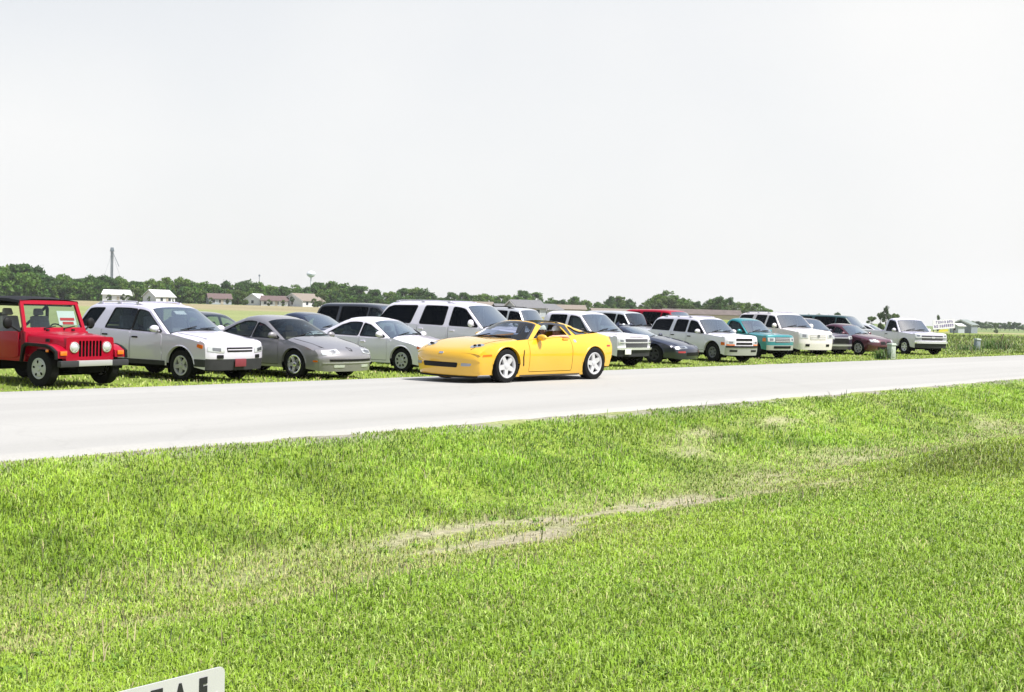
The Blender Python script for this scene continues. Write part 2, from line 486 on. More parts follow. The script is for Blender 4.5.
# ground sheet in road coordinates, fine near the camera and reaching the horizon
def axis_pts(fine0, fine1, step, mid0, mid1, mstep, far):
    a = list(np.arange(fine0, fine1, step))
    b = list(np.arange(fine1, mid1, mstep)); c = list(np.arange(mid0, fine0, mstep))
    x, st = mid1, mstep
    hi = []
    while x < far: hi.append(x); st *= 1.22; x += st
    hi.append(far)
    x, st = mid0, mstep
    lo = []
    while x > -far: st *= 1.22; x -= st; lo.append(max(x, -far))
    return np.array(sorted(set(np.round(lo + c + a + b + hi, 4))))
us = axis_pts(-8, 34, .3, -40, 110, 1.2, 1400)
qs = axis_pts(-12, 12.5, .15, -30, 60, 1.2, 1400)
Ug, Qg = np.meshgrid(us, qs, indexing='ij')
Xg, Yg = xy(Ug, Qg)
Zg = ter_np(Xg, Yg)
def set_cols(me, cols, domain='POINT'):
    ca = me.color_attributes.new('Col', 'FLOAT_COLOR', domain)
    c4 = np.ones((len(cols), 4), np.float32); c4[:, :3] = cols
    ca.data.foreach_set('color', c4.ravel())
def np_mesh(name, V, loops, starts, cols=None, smooth=False):
    me = bpy.data.meshes.new(name)
    me.vertices.add(len(V)); me.vertices.foreach_set('co', np.asarray(V, np.float32).ravel())
    me.loops.add(len(loops)); me.loops.foreach_set('vertex_index', np.asarray(loops, np.int32))
    me.polygons.add(len(starts)); me.polygons.foreach_set('loop_start', np.asarray(starts, np.int32))
    me.update(calc_edges=True)
    if smooth: me.polygons.foreach_set('use_smooth', [True] * len(starts))
    if cols is not None: set_cols(me, cols)
    me.validate()
    return me
def ground_cols(x, y):
    u, q = uq(x, y)
    d = dryness(u, q)[..., None]
    n = fbm(x, y, 2.2, 21)[..., None]; n2 = fbm(x, y, 14, 23)[..., None]
    lush = np.array([.20, .275, .045]) * (.75 + .5 * n)
    straw = np.array([.34, .31, .215]) * (.8 + .4 * n)
    c = lush * (1 - d) + straw * d
    # parked strip: mown, a little dry
    park = (sstep(RW, RW + 1, q) * sstep(75, 60, q))[..., None]
    c = c * (1 - park) + park * (np.array([.17, .225, .045]) * (.7 + .6 * n))
    # far fields
    az = (x / np.maximum(y, 1))[..., None]; Y = y[..., None]; Q = q[..., None]
    fld = sstep(26, 42, Q)
    rows = fbm(x * .12, y, 9, 51)[..., None]
    pale = np.array([.23, .26, .11]) * (.75 + .5 * rows)
    tan = np.array([.27, .235, .14]) * (.8 + .4 * rows)
    west = sstep(.12, .0, az)
    fc = pale * (1 - sstep(200, 240, Y)) + tan * sstep(200, 240, Y)
    fc = fc * (1 - sstep(440, 480, Y)) + np.array([.07, .12, .03]) * sstep(440, 480, Y)
    ec = np.array([.17, .22, .05]) * (.65 + .7 * n2)
    e2 = sstep(430, 480, Y) * sstep(740, 700, Y)
    ec = ec * (1 - e2) + e2 * np.array([.34, .31, .17])
    e3 = sstep(740, 780, Y)
    ec = ec * (1 - e3) + e3 * np.array([.16, .21, .08])
    c = c * (1 - fld) + fld * (fc * west + ec * (1 - west))
    gr = (sstep(-.55, -.2, q) * sstep(.3, .1, q) * sstep(.35, .6, fbm(u, q, .6, 121, 3)))[..., None]
    c = c * (1 - gr) + gr * np.array([.27, .25, .225])
    return np.clip(c, 0, 1)
nu, nq = len(us), len(qs)
Vg = np.stack([Xg, Yg, Zg], -1).reshape(-1, 3)
ii = (np.arange(nu - 1)[:, None] * nq + np.arange(nq - 1)[None, :]).ravel()
quads = np.stack([ii, ii + nq, ii + nq + 1, ii + 1], 1)
gm = np_mesh('ground', Vg, quads.ravel(), np.arange(len(quads)) * 4, ground_cols(Vg[:, 0], Vg[:, 1]), smooth=True)
ground_mat = attr_mat('turf and soil', rough=0.95, spec=0.1, noise=0.45, nscale=14.0, bump=0.5)
gm.materials.append(ground_mat)
ground = link('ground', gm); tag(ground, kind='structure')

# the road: pale worn concrete-grey asphalt with ragged edges and a slight crown
ru = np.array(sorted(set(np.round(np.concatenate([np.arange(-60, 0, 1.0), np.arange(0, 40, .12), np.arange(40, 120, .5), np.geomspace(120, 1390, 50), -np.geomspace(60, 1390, 40)]), 3))))
fr_ = [0, .012, .03, .08, .2, .35, .5, .65, .8, .92, .97, .988, 1]
P = []
for u in ru:
    e0 = (float(fbm(np.array([u]), np.array([0.]), .9, 61, 3)[0]) - .5) * .22; e1 = (float(fbm(np.array([u]), np.array([9.]), 1.2, 63, 3)[0]) - .5) * .16
    row = []
    for t in fr_:
        q = e0 + (RW + e1 - e0) * t
        zz = .0 + .045 * (1 - (2 * t - 1) ** 2) - (.05 if t in (0, 1) else 0) - .005
        x, y = xy(u, q); row.append((x, y, zz - 5.2 * float(sstep(100, 850, y) * sstep(.18, .36, x / max(y, 1)))))
    P.append(row)
road_mat = bpy.data.materials.new('worn pale asphalt'); road_mat.use_nodes = True
t_ = road_mat.node_tree; b_ = t_.nodes['Principled BSDF']; b_.inputs['Roughness'].default_value = .85; b_.inputs['Specular IOR Level'].default_value = .25
c_ = t_.nodes.new('ShaderNodeTexCoord'); mp = t_.nodes.new('ShaderNodeMapping'); mp.inputs['Rotation'].default_value = (0, 0, TH - PI / 2 + PI)
mp.inputs['Rotation'].default_value = (0, 0, -(PI / 2 - TH))
t_.links.new(c_.outputs['Object'], mp.inputs['Vector'])
st = t_.nodes.new('ShaderNodeMapping'); st.inputs['Scale'].default_value = (.06, 1.1, 1); t_.links.new(mp.outputs[0], st.inputs['Vector'])
n1 = t_.nodes.new('ShaderNodeTexNoise'); n1.inputs['Scale'].default_value = 1.0; n1.inputs['Detail'].default_value = 4; t_.links.new(st.outputs[0], n1.inputs['Vector'])
n2 = t_.nodes.new('ShaderNodeTexNoise'); n2.inputs['Scale'].default_value = 45; n2.inputs['Detail'].default_value = 6; t_.links.new(c_.outputs['Object'], n2.inputs['Vector'])
ad = t_.nodes.new('ShaderNodeMath'); ad.operation = 'ADD'; t_.links.new(n1.outputs['Fac'], ad.inputs[0]); t_.links.new(n2.outputs['Fac'], ad.inputs[1])
cr = t_.nodes.new('ShaderNodeValToRGB'); cr.color_ramp.elements[0].position = .35; cr.color_ramp.elements[1].position = .75
hf = t_.nodes.new('ShaderNodeMath'); hf.operation = 'MULTIPLY'; hf.inputs[1].default_value = .5; t_.links.new(ad.outputs[0], hf.inputs[0])
cr.color_ramp.elements[0].color = (.33, .325, .31, 1); cr.color_ramp.elements[1].color = (.40, .393, .377, 1)
t_.links.new(hf.outputs[0], cr.inputs[0]); t_.links.new(cr.outputs[0], b_.inputs['Base Color'])
# hairline cracks and a few old patches
vo_ = t_.nodes.new('ShaderNodeTexVoronoi'); vo_.feature = 'DISTANCE_TO_EDGE'; vo_.inputs['Scale'].default_value = .33
wn = t_.nodes.new('ShaderNodeTexNoise'); wn.inputs['Scale'].default_value = 1.2; wn.inputs['Detail'].default_value = 5
va = t_.nodes.new('ShaderNodeVectorMath'); va.operation = 'MULTIPLY_ADD'; va.inputs[1].default_value = (.9, .9, 0)
t_.links.new(c_.outputs['Object'], wn.inputs['Vector']); t_.links.new(wn.outputs['Color'], va.inputs[0]); t_.links.new(mp.outputs[0], va.inputs[2]); t_.links.new(va.outputs[0], vo_.inputs['Vector'])
cm = t_.nodes.new('ShaderNodeMapRange'); cm.inputs['From Min'].default_value = .004; cm.inputs['From Max'].default_value = .014; cm.inputs['To Min'].default_value = .965; cm.inputs['To Max'].default_value = 1
t_.links.new(vo_.outputs['Distance'], cm.inputs['Value'])
n3 = t_.nodes.new('ShaderNodeTexNoise'); n3.inputs['Scale'].default_value = .35; n3.inputs['Detail'].default_value = 3; t_.links.new(st.outputs[0], n3.inputs['Vector'])
pm = t_.nodes.new('ShaderNodeMapRange'); pm.inputs['From Min'].default_value = .35; pm.inputs['From Max'].default_value = .65; pm.inputs['To Min'].default_value = .93; pm.inputs['To Max'].default_value = 1.04
t_.links.new(n3.outputs['Fac'], pm.inputs['Value'])
m1 = t_.nodes.new('ShaderNodeMath'); m1.operation = 'MULTIPLY'; t_.links.new(cm.outputs[0], m1.inputs[0]); t_.links.new(pm.outputs[0], m1.inputs[1])
sc2 = t_.nodes.new('ShaderNodeVectorMath'); sc2.operation = 'SCALE'; t_.links.new(cr.outputs[0], sc2.inputs[0]); t_.links.new(m1.outputs[0], sc2.inputs['Scale']); t_.links.new(sc2.outputs[0], b_.inputs['Base Color'])
bp = t_.nodes.new('ShaderNodeBump'); bp.inputs['Strength'].default_value = .25; bp.inputs['Distance'].default_value = .01; t_.links.new(n2.outputs['Fac'], bp.inputs['Height']); t_.links.new(bp.outputs['Normal'], b_.inputs['Normal'])
rd = MB().grid(P).build('road', road_mat, weld=0); tag(rd, kind='structure')

# ------------------------------------------------------------------ grass blades (uncountable: one object)
def blades(name, x, y, h, wd, col, lean=.5, seed=1, z=None):
    r = np.random.default_rng(seed); n = len(x)
    z = ter_np(x, y) if z is None else z
    a = r.uniform(0, 2 * PI, n); la = r.uniform(0, 2 * PI, n); ln = r.uniform(.1, 1.0, n) * lean * h
    cx, sx = np.cos(a) * wd / 2, np.sin(a) * wd / 2
    lx, ly = np.cos(la) * ln, np.sin(la) * ln
    b0 = np.stack([x - cx, y - sx, z - .008], 1); b1 = np.stack([x + cx, y + sx, z - .008], 1)
    m0 = np.stack([x - cx * .8 + lx * .35, y - sx * .8 + ly * .35, z + h * .6], 1); m1 = np.stack([x + cx * .8 + lx * .35, y + sx * .8 + ly * .35, z + h * .6], 1)
    tp = np.stack([x + lx, y + ly, z + h * (1 - .25 * lean)], 1)
    V = np.stack([b0, b1, m1, m0, tp], 1).reshape(-1, 3)
    o = np.arange(n)[:, None] * 5
    loops = np.concatenate([o + 0, o + 1, o + 2, o + 3, o + 3, o + 2, o + 4], 1).ravel()
    starts = (np.arange(n)[:, None] * 7 + np.array([[0, 4]])).ravel()
    me = np_mesh(name, V, loops, starts, np.repeat(col, 5, 0))
    me.materials.append(attr_mat('grass blade', rough=.5, trans=.30, spec=.4, upn=.62))
    return link(name, me)
def blade_cols(x, y, r, d=None):
    n = len(x); u, q = uq(x, y)
    if d is None: d = dryness(u, q)
    g = np.array([[.225, .365, .026]]) * r.uniform(.78, 1.22, (n, 1)) * (.62 + .9 * fbm(x, y, 1.3, 71, 5)[:, None])
    g = g + np.array([[.10, .055, .018]]) * np.clip(fbm(x, y, 3.5, 73) - .40, 0, 1)[:, None] * 3.0 * r.uniform(.2, 1, (n, 1))
    s = np.array([[.44, .42, .18]]) * r.uniform(.6, 1.25, (n, 1))
    dry = r.uniform(0, 1, n) < np.clip(d * .95 + .04 + .10 * (fbm(x, y, .7, 77) > .55), 0, .95)
    g[dry] = s[dry]
    light = r.uniform(0, 1, n) < .20
    g[light] = np.array([[.44, .56, .15]]) * r.uniform(.7, 1.2, (light.sum(), 1))
    return g
def field_pts(n, z0, z1, p, margin, seed):
    """points ahead of the camera, density falling off with distance as z^-p"""
    r = np.random.default_rng(seed)
    t = r.uniform(0, 1, n)
    k = 2 - p
    z = (z0 ** k + t * (z1 ** k - z0 ** k)) ** (1 / k) if abs(k) > 1e-3 else z0 * (z1 / z0) ** t
    x = r.uniform(-1, 1, n) * (z * .47 + margin)
    return x, z, r
BL = 1.0
x, y, r = field_pts(int(560000 * BL), 4.0, 32, 1.75, .9, 101)
u, q = uq(x, y)
d = dryness(u, q)
edge = fbm(u, q * 0, .5, 111, 4)
keep = (q < -.02 - .30 * np.clip(edge - .42, 0, 1) * 3 * sstep(5, 9, u)) & (r.uniform(0, 1, len(x)) > np.clip(d * 1.05 - .12, 0, .93))
x, y, q, u, d = x[keep], y[keep], q[keep], u[keep], d[keep]
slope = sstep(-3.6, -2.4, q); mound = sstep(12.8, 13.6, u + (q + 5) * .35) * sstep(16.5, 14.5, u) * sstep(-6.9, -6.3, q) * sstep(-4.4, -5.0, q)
tuft = fbm(x, y, .45, 81, 3)
h = (.034 + .026 * r.uniform(0, 1, len(x))) * (1 + slope * sstep(-.15, -1.0, q) * (.15 + 1.1 * np.clip(tuft - .42, 0, 1) * 3)) * (1 + mound * 1.2)
h = h * (1 - .45 * d) * (.75 + .5 * fbm(x, y, 1.2, 83))
wd = np.clip(.0042 + y * .00048, .005, .015) * r.uniform(.7, 1.3, len(x))
col = blade_cols(x, y, r, d)
col = col * (1 - .25 * mound[:, None])  # shade on the mound's face put into the blade colour
sp = fbm(x, y, .8, 87, 4)[:, None]
col = col * (1 + slope[:, None] * ((sp - .5) * 1.3 + np.array([[-.12, -.04, -.15]])))
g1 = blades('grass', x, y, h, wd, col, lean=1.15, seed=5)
tag(g1, 'mown green grass of the lawn and the roadside ditch', 'grass', kind='stuff')
# odd taller stems, seed heads and broad-leaved weeds among the grass
r = np.random.default_rng(131)
x, y, r = field_pts(8000, 4.2, 30, 1.6, .9, 133); u, q = uq(x, y)
keep = (q < -.25) & (q > -5.2) & (fbm(x, y, .9, 135, 3) > .50); x, y = x[keep], y[keep]
n = len(x); cs = np.where(r.uniform(0, 1, (n, 1)) < .45, np.array([[.46, .40, .22]]), np.array([[.15, .25, .035]])) * r.uniform(.7, 1.2, (n, 1))
g4 = blades('grass', x, y, r.uniform(.08, .19, n), np.full(n, .006) + y * .0003, cs, lean=.6, seed=15)
tag(g4, 'thin seed stems and longer tufts on the ditch bank', 'grass', kind='stuff')
x, y, r = field_pts(420, 4.2, 24, 1.5, .9, 137); u, q = uq(x, y)
keep = (q < -.5) & (fbm(x, y, 1.1, 139, 3) > .47); x, y = x[keep], y[keep]
k_ = 11; n = len(x) * k_
xr = np.repeat(x, k_) + r.normal(0, .035, n); yr = np.repeat(y, k_) + r.normal(0, .035, n)
g5 = blades('weeds', xr, yr, r.uniform(.03, .06, n), r.uniform(.016, .032, n), np.array([[.17, .29, .04]]) * r.uniform(.8, 1.3, (n, 1)), lean=1.6, seed=16)
tag(g5, 'flat broad leaved weeds and clover scattered through the turf', 'weeds', kind='stuff')
# grass between the road and the parked cars
x, y, r = field_pts(120000, 16, 95, .9, 2, 103)
u, q = uq(x, y)
keep = (q > RW + .12) & (q < RW + 13) & (r.uniform(0, 1, len(x)) < sstep(RW, RW + .5, q))
x, y = x[keep], y[keep]
col = blade_cols(x, y, r, np.full(len(x), .03)) * np.array([[1.1, 1.0, 1.2]])
g2 = blades('grass', x, y, r.uniform(.04, .09, len(x)), .014 + y * .0005, col, lean=.8, seed=6)
tag(g2, 'short sunlit grass under the parked cars', 'grass', kind='stuff')
# rank weeds beyond the last parked car
r = np.random.default_rng(105)
n = 60000
y = r.uniform(58, 170, n); x = y * r.uniform(.33, .60, n)
u, q = uq(x, y)
keep = (r.uniform(0, 1, n) < sstep(175, 90, y)) & (q > RW + 3.2 + 2 * fbm(x, y, 6, 7)) & ((x / y > .375) | (q > RW + 12))
x, y, q = x[keep], y[keep], q[keep]
cl = fbm(x, y, 7, 91, 3)
h = np.clip((cl - .25) * 2.2, .25, 1.2) * r.uniform(.5, 1.1, len(x)) * .55
col = np.array([[.22, .31, .055]]) * r.uniform(.6, 1.35, (len(x), 1)) * (.6 + .8 * fbm(x, y, 5, 95)[:, None])
dry = r.uniform(0, 1, len(x)) < .10 + .3 * (fbm(x, y, 9, 97) > .60); col[dry] = np.array([[.30, .27, .12]]) * r.uniform(.6, 1.2, (dry.sum(), 1))
g3 = blades('weeds', x, y, h, .03 + y * .0007, col, lean=.5, seed=7)
tag(g3, 'tall rank green and straw weeds in the open field beyond the last pickup', 'weeds', kind='stuff')
# ------------------------------------------------------------------ vehicles
VS = [-1, -.985, -.955, -.932, -.91, -.8, -.6, -.3, 0, .3, .6, .8, .91, .932, .955, .985, 1]
class Sweep:
    """a profile in the x-z plane swept across the car; bow and edge round it off towards the sides"""
    def __init__(s, pts, yfun, step=0.09, foh=None, swp=None):
        s.p = np.array(resample(fillet(pts), step)); s.yf = yfun
        d = np.gradient(s.p[:, :2], axis=0)
        d /= np.linalg.norm(d, axis=1)[:, None] + 1e-9
        s.n = np.stack([-d[:, 1], d[:, 0]], 1)
        k = np.ones(3) / 3
        for c in (0, 1): s.n[1:-1, c] = np.convolve(s.n[:, c], k, 'valid')
        s.hb = np.zeros(len(s.p))
        if foh is not None:                       # the nose sweeps back horizontally in plan
            sw = s.p[:, 2].max() if swp is None else swp
            s.hb = sw * np.clip((s.p[:, 0] - (foh - .75)) / .70, 0, 1) ** 1.5
            s.p[:, 2] *= np.clip(s.n[:, 1], 0, 1) ** 3 * (s.p[:, 0] < foh - .3)
        s.e = s.p[:, :2] - s.n * (s.p[:, 2] + s.p[:, 3])[:, None]; s.e[:, 0] -= s.hb
        s.y = np.array([yfun(x, z) for x, z in s.e])
    def at(s, i, v):
        q = s.p[i, :2] - s.n[i] * (s.p[i, 2] * v * v + s.p[i, 3] * abs(v) ** 8)
        return (q[0] - s.hb[i] * v * v, v * s.y[i], q[1])
    def col(s, v):
        a = s.p[:, :2] - s.n * (s.p[:, 2] * v * v + s.p[:, 3] * abs(v) ** 8)[:, None]
        a[:, 0] -= s.hb * v * v
        return a
    def rows(s, idx, vs=VS): return [[s.at(i, v) for v in vs] for i in idx]
    def by_z(s, y, z):
        """point of the nose (or tail) at a given y and height, and its normal"""
        i = len(s.p) // 2
        for _ in range(3):
            v = max(-1, min(1, y / s.y[i])); a = s.col(v)
            best = None
            for k in range(len(a) - 1, 0, -1):
                z0, z1 = a[k, 1], a[k - 1, 1]
                if (z0 - z) * (z1 - z) <= 0 and z0 != z1:
                    t = (z - z0) / (z1 - z0); best = (k, a[k, 0] + (a[k - 1, 0] - a[k, 0]) * t); break
            if best is None: k = int(np.argmin(abs(a[:, 1] - z))); best = (k, a[k, 0])
            i = best[0]
        return Vector((best[1], y, z)), s.n[i]
    def by_x(s, x, y):
        i = int(np.argmin(abs(s.p[:, 0] - x)))
        v = max(-1, min(1, y / s.y[i])); a = s.col(v)
        for k in range(len(a) - 1):
            x0, x1 = a[k, 0], a[k + 1, 0]
            if (x0 - x) * (x1 - x) <= 0 and x0 != x1:
                t = (x - x0) / (x1 - x0); return Vector((x, y, a[k, 1] + (a[k + 1, 1] - a[k, 1]) * t)), s.n[k]
        return Vector((x, y, a[i, 1])), s.n[i]

def patch(mb, poly, mapf, off=0.004, thick=0.012, step=0.1):
    lp = dens(poly, step)
    V, T = tri_poly(lp, step=step)
    top, low = [], []
    for p in V:
        c, nrm = mapf(p)
        top.append(c + nrm * off); low.append(c + nrm * (off - thick))
    mb.add(top, T)
    n = len(lp)
    mb.add(top[:n] + low[:n], [(i, (i + 1) % n, n + (i + 1) % n, n + i) for i in range(n)])
    return mb

_wheels = {}
def wheel_meshes(R, w, rr, style, n, rim_mat):
    key = (R, w, rr, style, n, rim_mat.name)
    if key in _wheels: return _wheels[key]
    t = MB().lathe([(rr - .012, w * .40), (rr + .015, w * .49), (R - .06, w * .50), (R - .018, w * .46), (R - .004, w * .38), (R, w * .2), (R, -w * .2), (R - .004, -w * .38),
                    (R - .018, -w * .46), (R - .06, -w * .50), (rr + .015, -w * .49), (rr - .012, -w * .40)], n=32).mesh('tyre', rubber, ang=30)
    r = MB().lathe([(rr - .03, w * .40), (rr - .045, w * .1), (rr - .03, -w * .36), (rr - .006, -w * .40), (rr + .004, -w * .455), (rr - .008, -w * .475), (rr - .03, -w * .44), (rr - .04, -w * .3)], n=32)
    y0 = -w * .40
    if style == 'spoke':
        for k in range(n):
            a = 2 * PI * k / n + PI / 2
            rot = Matrix.Rotation(-a, 3, 'Y')
            w0, w1 = rr * (.24 if n <= 5 else .17), rr * (.15 if n <= 5 else .10)
            P = [(rr * .10, y0 + .006, -w0), (rr * .10, y0 + .006, w0), (rr * .97, y0 - .008, w1), (rr * .97, y0 - .008, -w1)]
            Q = [(p[0], p[1] + .045, p[2] * 1.15) for p in P]
            r.add([rot @ Vector(p) for p in P + Q], [(0, 1, 2, 3), (4, 5, 1, 0), (5, 6, 2, 1), (6, 7, 3, 2), (7, 4, 0, 3)])
        r.lathe([(rr * .24, y0 + .03), (rr * .23, y0 - .004), (rr * .12, y0 - .012), (0.001, y0 - .012)], n=20)
    else:
        r.lathe([(rr - .03, y0), (rr * .78, y0 - .016), (rr * .5, y0 - .022), (rr * .3, y0 - .012), (rr * .22, y0 - .03), (0.001, y0 - .03)], n=32)
    rm = r.mesh('rim', rim_mat, ang=30)
    b = MB().lathe([(rr - .035, y0 + .06), (0.001, y0 + .06)], n=24)
    if style != 'spoke':
        for k in range(n):
            a = 2 * PI * k / n
            rot = Matrix.Rotation(-a, 3, 'Y')
            P = [(rr * (.64 + .16 * math.cos(q)), y0 - .026, rr * .11 * math.sin(q)) for q in [2 * PI * j / 10 for j in range(10)]]
            Q = [(p[0], y0 + .02, p[2]) for p in P]
            b.add([rot @ Vector(p) for p in P + Q], [tuple(range(10))] + [(j, (j + 1) % 10, 10 + (j + 1) % 10, 10 + j) for j in range(10)])
    bm_ = b.mesh('hub_shade', well_m, ang=30)  # near-black disc and ovals standing for the shade behind the rim
    _wheels[key] = (t, rm, bm_)
    return _wheels[key]

def add_wheel(root, x, y, R, w, rr, style, n, rim_mat, left, steer=0.0):
    t, r, b = wheel_meshes(R, w, rr, style, n, rim_mat)
    o = link('wheel', t, root); o.location = (x, y, R)
    o.rotation_euler = (0, random.uniform(0, 6.28), (PI if left else 0) + steer)
    link('rim', r, o); link('hub_shade', b, o)

def seat_mb(mb, c, wdt=0.5, h=0.62, lean=0.2):
    x, y, z = c
    mb.box((x + .22, y, z), (.5, wdt, .16))
    rot = Matrix.Rotation(-lean, 3, 'Y')
    mb.box((x - .10, y, z + .05 + h / 2), (.15, wdt, h), rot, taper=(.8, .8))
    mb.box((x - .10 - h * .5 * lean - .03, y, z + h + .13), (.08, wdt * .5, .14), rot, taper=(.8, .8))

class Car:
    def __init__(s, name, label, cat, at, heading, S, group=None):
        """at: world (x, y) of the front axle centre; heading: degrees of the nose from -y towards +x"""
        s.S = S; s.W, s.Lg, s.H = S['W'], S['L'], S['H']
        s.wb, s.R = S['wb'], S.get('R', .34)
        s.mat = S['paint']
        gz = S.get('gz', None)
        z = ter(at[0], at[1]) if gz is None else gz
        s.root = empty(name, (at[0], at[1], z), R_(heading - 90))
        tag(s.root, label, cat, group)
        s.xm = S['foh'] - s.Lg / 2
        s.build()
    # half width of the body and of the cabin
    def ys(s, x, z):
        S = s.S
        t = (x - s.xm) / (s.Lg / 2)
        plan = 1 - S.get('pf', .07) * max(0, t) ** 4 - S.get('pr', .06) * max(0, -t) ** 4 - S.get('waist', 0) * math.exp(-((x + s.wb * .5) / .55) ** 2)
        zm = S.get('zmax', .62)
        y = s.W / 2 * plan
        if z < zm: y -= S.get('tuck', .07) * ((zm - z) / zm) ** 2
        else: y -= S.get('tum', .07) * ((z - zm) / max(.1, s.belt_mid - zm)) ** 2
        fl = S.get('flare', 0)
        if fl:
            for ax in (0, -s.wb): y += fl * math.exp(-(((x - ax) / .42) ** 2)) * math.exp(-(((z - s.R * 1.5) / .35) ** 2))
        return y
    def belt(s, x): return float(np.interp(x, [s.xD, s.xA], [s.zD, s.zA]))
    def yc(s, x, z):
        b = s.belt(x); y0 = s.ys(min(max(x, s.xD), s.xA), b) - .012
        t = max(-.2, (z - b) / (s.H - b))
        return y0 - s.S.get('lean', .2) * t - s.S.get('lean2', .03) * max(0, t) ** 4
    def side_map(s, sg, fun=None):
        fun = fun or s.ys
        def f(p):
            return Vector((p[0], sg * fun(p[0], p[1]), p[1])), Vector((0, sg, 0))
        return f
    def front_map(s):
        def f(p):
            c, n = s.hood.by_z(p[0], p[1]); v = p[0] / s.W * 2
            return c, Vector((max(.5, n[0]), .9 * v * abs(v) ** 3, max(0, n[1]) * .7)).normalized()
        return f
    def hood_map(s):
        def f(p):
            c, n = s.hood.by_x(p[0], p[1]); return c, Vector((n[0], 0, n[1])).normalized()
        return f
    def part(s, mb, name, mat, parent=None, **k): return mb.build(name, mat, parent or s.root, **k)
    def front(s, name, mat, poly, off=.006, thick=.03, mirror=False, r=0.02, parent=None, step=.1):
        o = None
        for sg in ((1, -1) if mirror else (1,)):
            mb = MB(); pl = [(p[0] * sg, p[1]) for p in poly]
            if r: pl = round_poly(pl, r)
            patch(mb, pl, s.front_map(), off, thick, step)
            o = s.part(mb, name, mat, parent)
            if name == 'headlight':                      # bright reflector bowl inside the lens
                cy = sum(p[0] for p in pl) / len(pl); cz = sum(p[1] for p in pl) / len(pl)
                mb = MB(); patch(mb, [(cy + (p[0] - cy) * .5, cz + (p[1] - cz) * .62) for p in pl], s.front_map(), off + .004, .01, step)
                s.part(mb, 'reflector', lamp_bowl, o)
        return o
    def side(s, name, mat, poly, off=.006, thick=.02, r=0.02, sides=(-1, 1), cabin=False, step=.12):
        for sg in sides:
            mb = MB(); patch(mb, round_poly(poly, r) if r else poly, s.side_map(sg, s.yc if cabin else s.ys), off, thick, step)
            s.part(mb, name, mat)
    def bars(s, mat, ys_, zs, parent, off=.02, h=.02, name='grille_bar'):
        """horizontal bars across the nose, one mesh"""
        mb = MB()
        for z in zs: patch(mb, [(ys_[0], z - h / 2), (ys_[1], z - h / 2), (ys_[1], z + h / 2), (ys_[0], z + h / 2)], s.front_map(), off, .03, .12)
        return s.part(mb, name, mat, parent)
    def build(s):
        S, R = s.S, s.R
        s.belt_mid = S.get('belt_mid', S['A'][1])
        # cabin base points
        s.hood = Sweep(S['hood'], s.ys, foh=S['foh'], swp=S.get('sweep')); s.tail = Sweep(S['tail'], s.ys)
        s.xA, s.zA = s.hood.e[0]; s.xD, s.zD = s.tail.e[-1]
        if S.get('bed'): s.xD, s.zD = S['bed'][0], s.zA + S.get('belt_rise', .02)
        body = MB()
        fb = S.get('fbands', [])
        hr = s.hood.rows(range(len(s.hood.p)))
        zmid = [(s.hood.p[i, 1] + s.hood.p[i + 1, 1]) / 2 for i in range(len(s.hood.p) - 1)]
        xmid = [s.hood.p[i, 0] for i in range(len(s.hood.p) - 1)]
        bands = {}
        for i in range(len(hr) - 1):
            k = None
            for zh, nm, mt in fb:
                if zmid[i] < zh and xmid[i] > R: k = (nm, mt)
            (bands.setdefault(k, MB()) if k else body).grid(hr[i:i + 2])
        body.grid(s.tail.rows(range(len(s.tail.p))))
        # side curtain outline
        Ra = R + S.get('arch', .07)
        zs = S.get('sill', .27)
        top = [tuple(p) for p in s.tail.e]
        if S.get('bed'):
            bx, bz = S['bed'][0], S['bed'][1]
            top += [(bx - .02, s.tail.e[-1][1])] + [(bx, s.zD)]
        nose = [tuple(p) for p in s.hood.e]
        bot = []
        for ax, za, zb in ((0, max(zs, nose[-1][1]), zs), (-s.wb, zs, max(zs, top[0][1]))):
            a0 = math.asin(min(.95, (za - R) / Ra)); a1 = PI - math.asin(min(.95, (zb - R) / Ra))
            for k in range(17):
                a = a0 + (a1 - a0) * k / 16
                bot.append((ax + Ra * math.cos(a), R + Ra * math.sin(a)))
        belt = [(p, s.belt(p)) for p in np.arange(s.xD + .15, s.xA - .1, .15)]
        outline = top + belt + nose + bot
        s.outline = dens(outline, .11)
        # doors
        doors = []
        for d in S.get('doors', []):
            x0, x1 = d[0], d[1]
            zlo = d[2] if len(d) > 2 else zs + .06
            slope = d[3] if len(d) > 3 else 0.0        # the front edge leans
            rc = d[4] if len(d) > 4 else 0.0            # rear lower corner cut by the wheel arch
            if rc: rc = max(rc, -s.wb + Ra + .05 - x0)
            pl = [(x0 + rc, zlo), (x1, zlo), (x1 + slope * .3, (zlo + s.belt(x1)) / 2), (x1 + slope, s.belt(x1) - .012), (x0, s.belt(x0) - .012)]
            if rc: pl += [(x0, R + Ra + .05), (x0 + rc * .6, R + Ra * .75), (x0 + rc * .97, R + .06)]
            doors.append(dens(round_poly(pl, .05), .1))
        for sg in (-1, 1):
            V, T = tri_poly(s.outline, doors, .12)
            body.add([(x, sg * s.ys(x, z), z) for x, z in V], T)
            # rolled arch lips
            for ax in (0, -s.wb):
                ring = []
                for k in range(15):
                    a = R_(6) + R_(168) * k / 14
                    ring.append([(ax + rr * math.cos(a), sg * (s.ys(ax + rr * math.cos(a), R + rr * math.sin(a)) + o), R + rr * math.sin(a)) for rr, o in ((Ra + .03, .0), (Ra + .018, .010), (Ra + .002, .010), (Ra - .004, -.06))])
                (bands.setdefault(('arch_flare', S['flare_mat']), MB()) if S.get('flare_mat') else body).grid(ring)
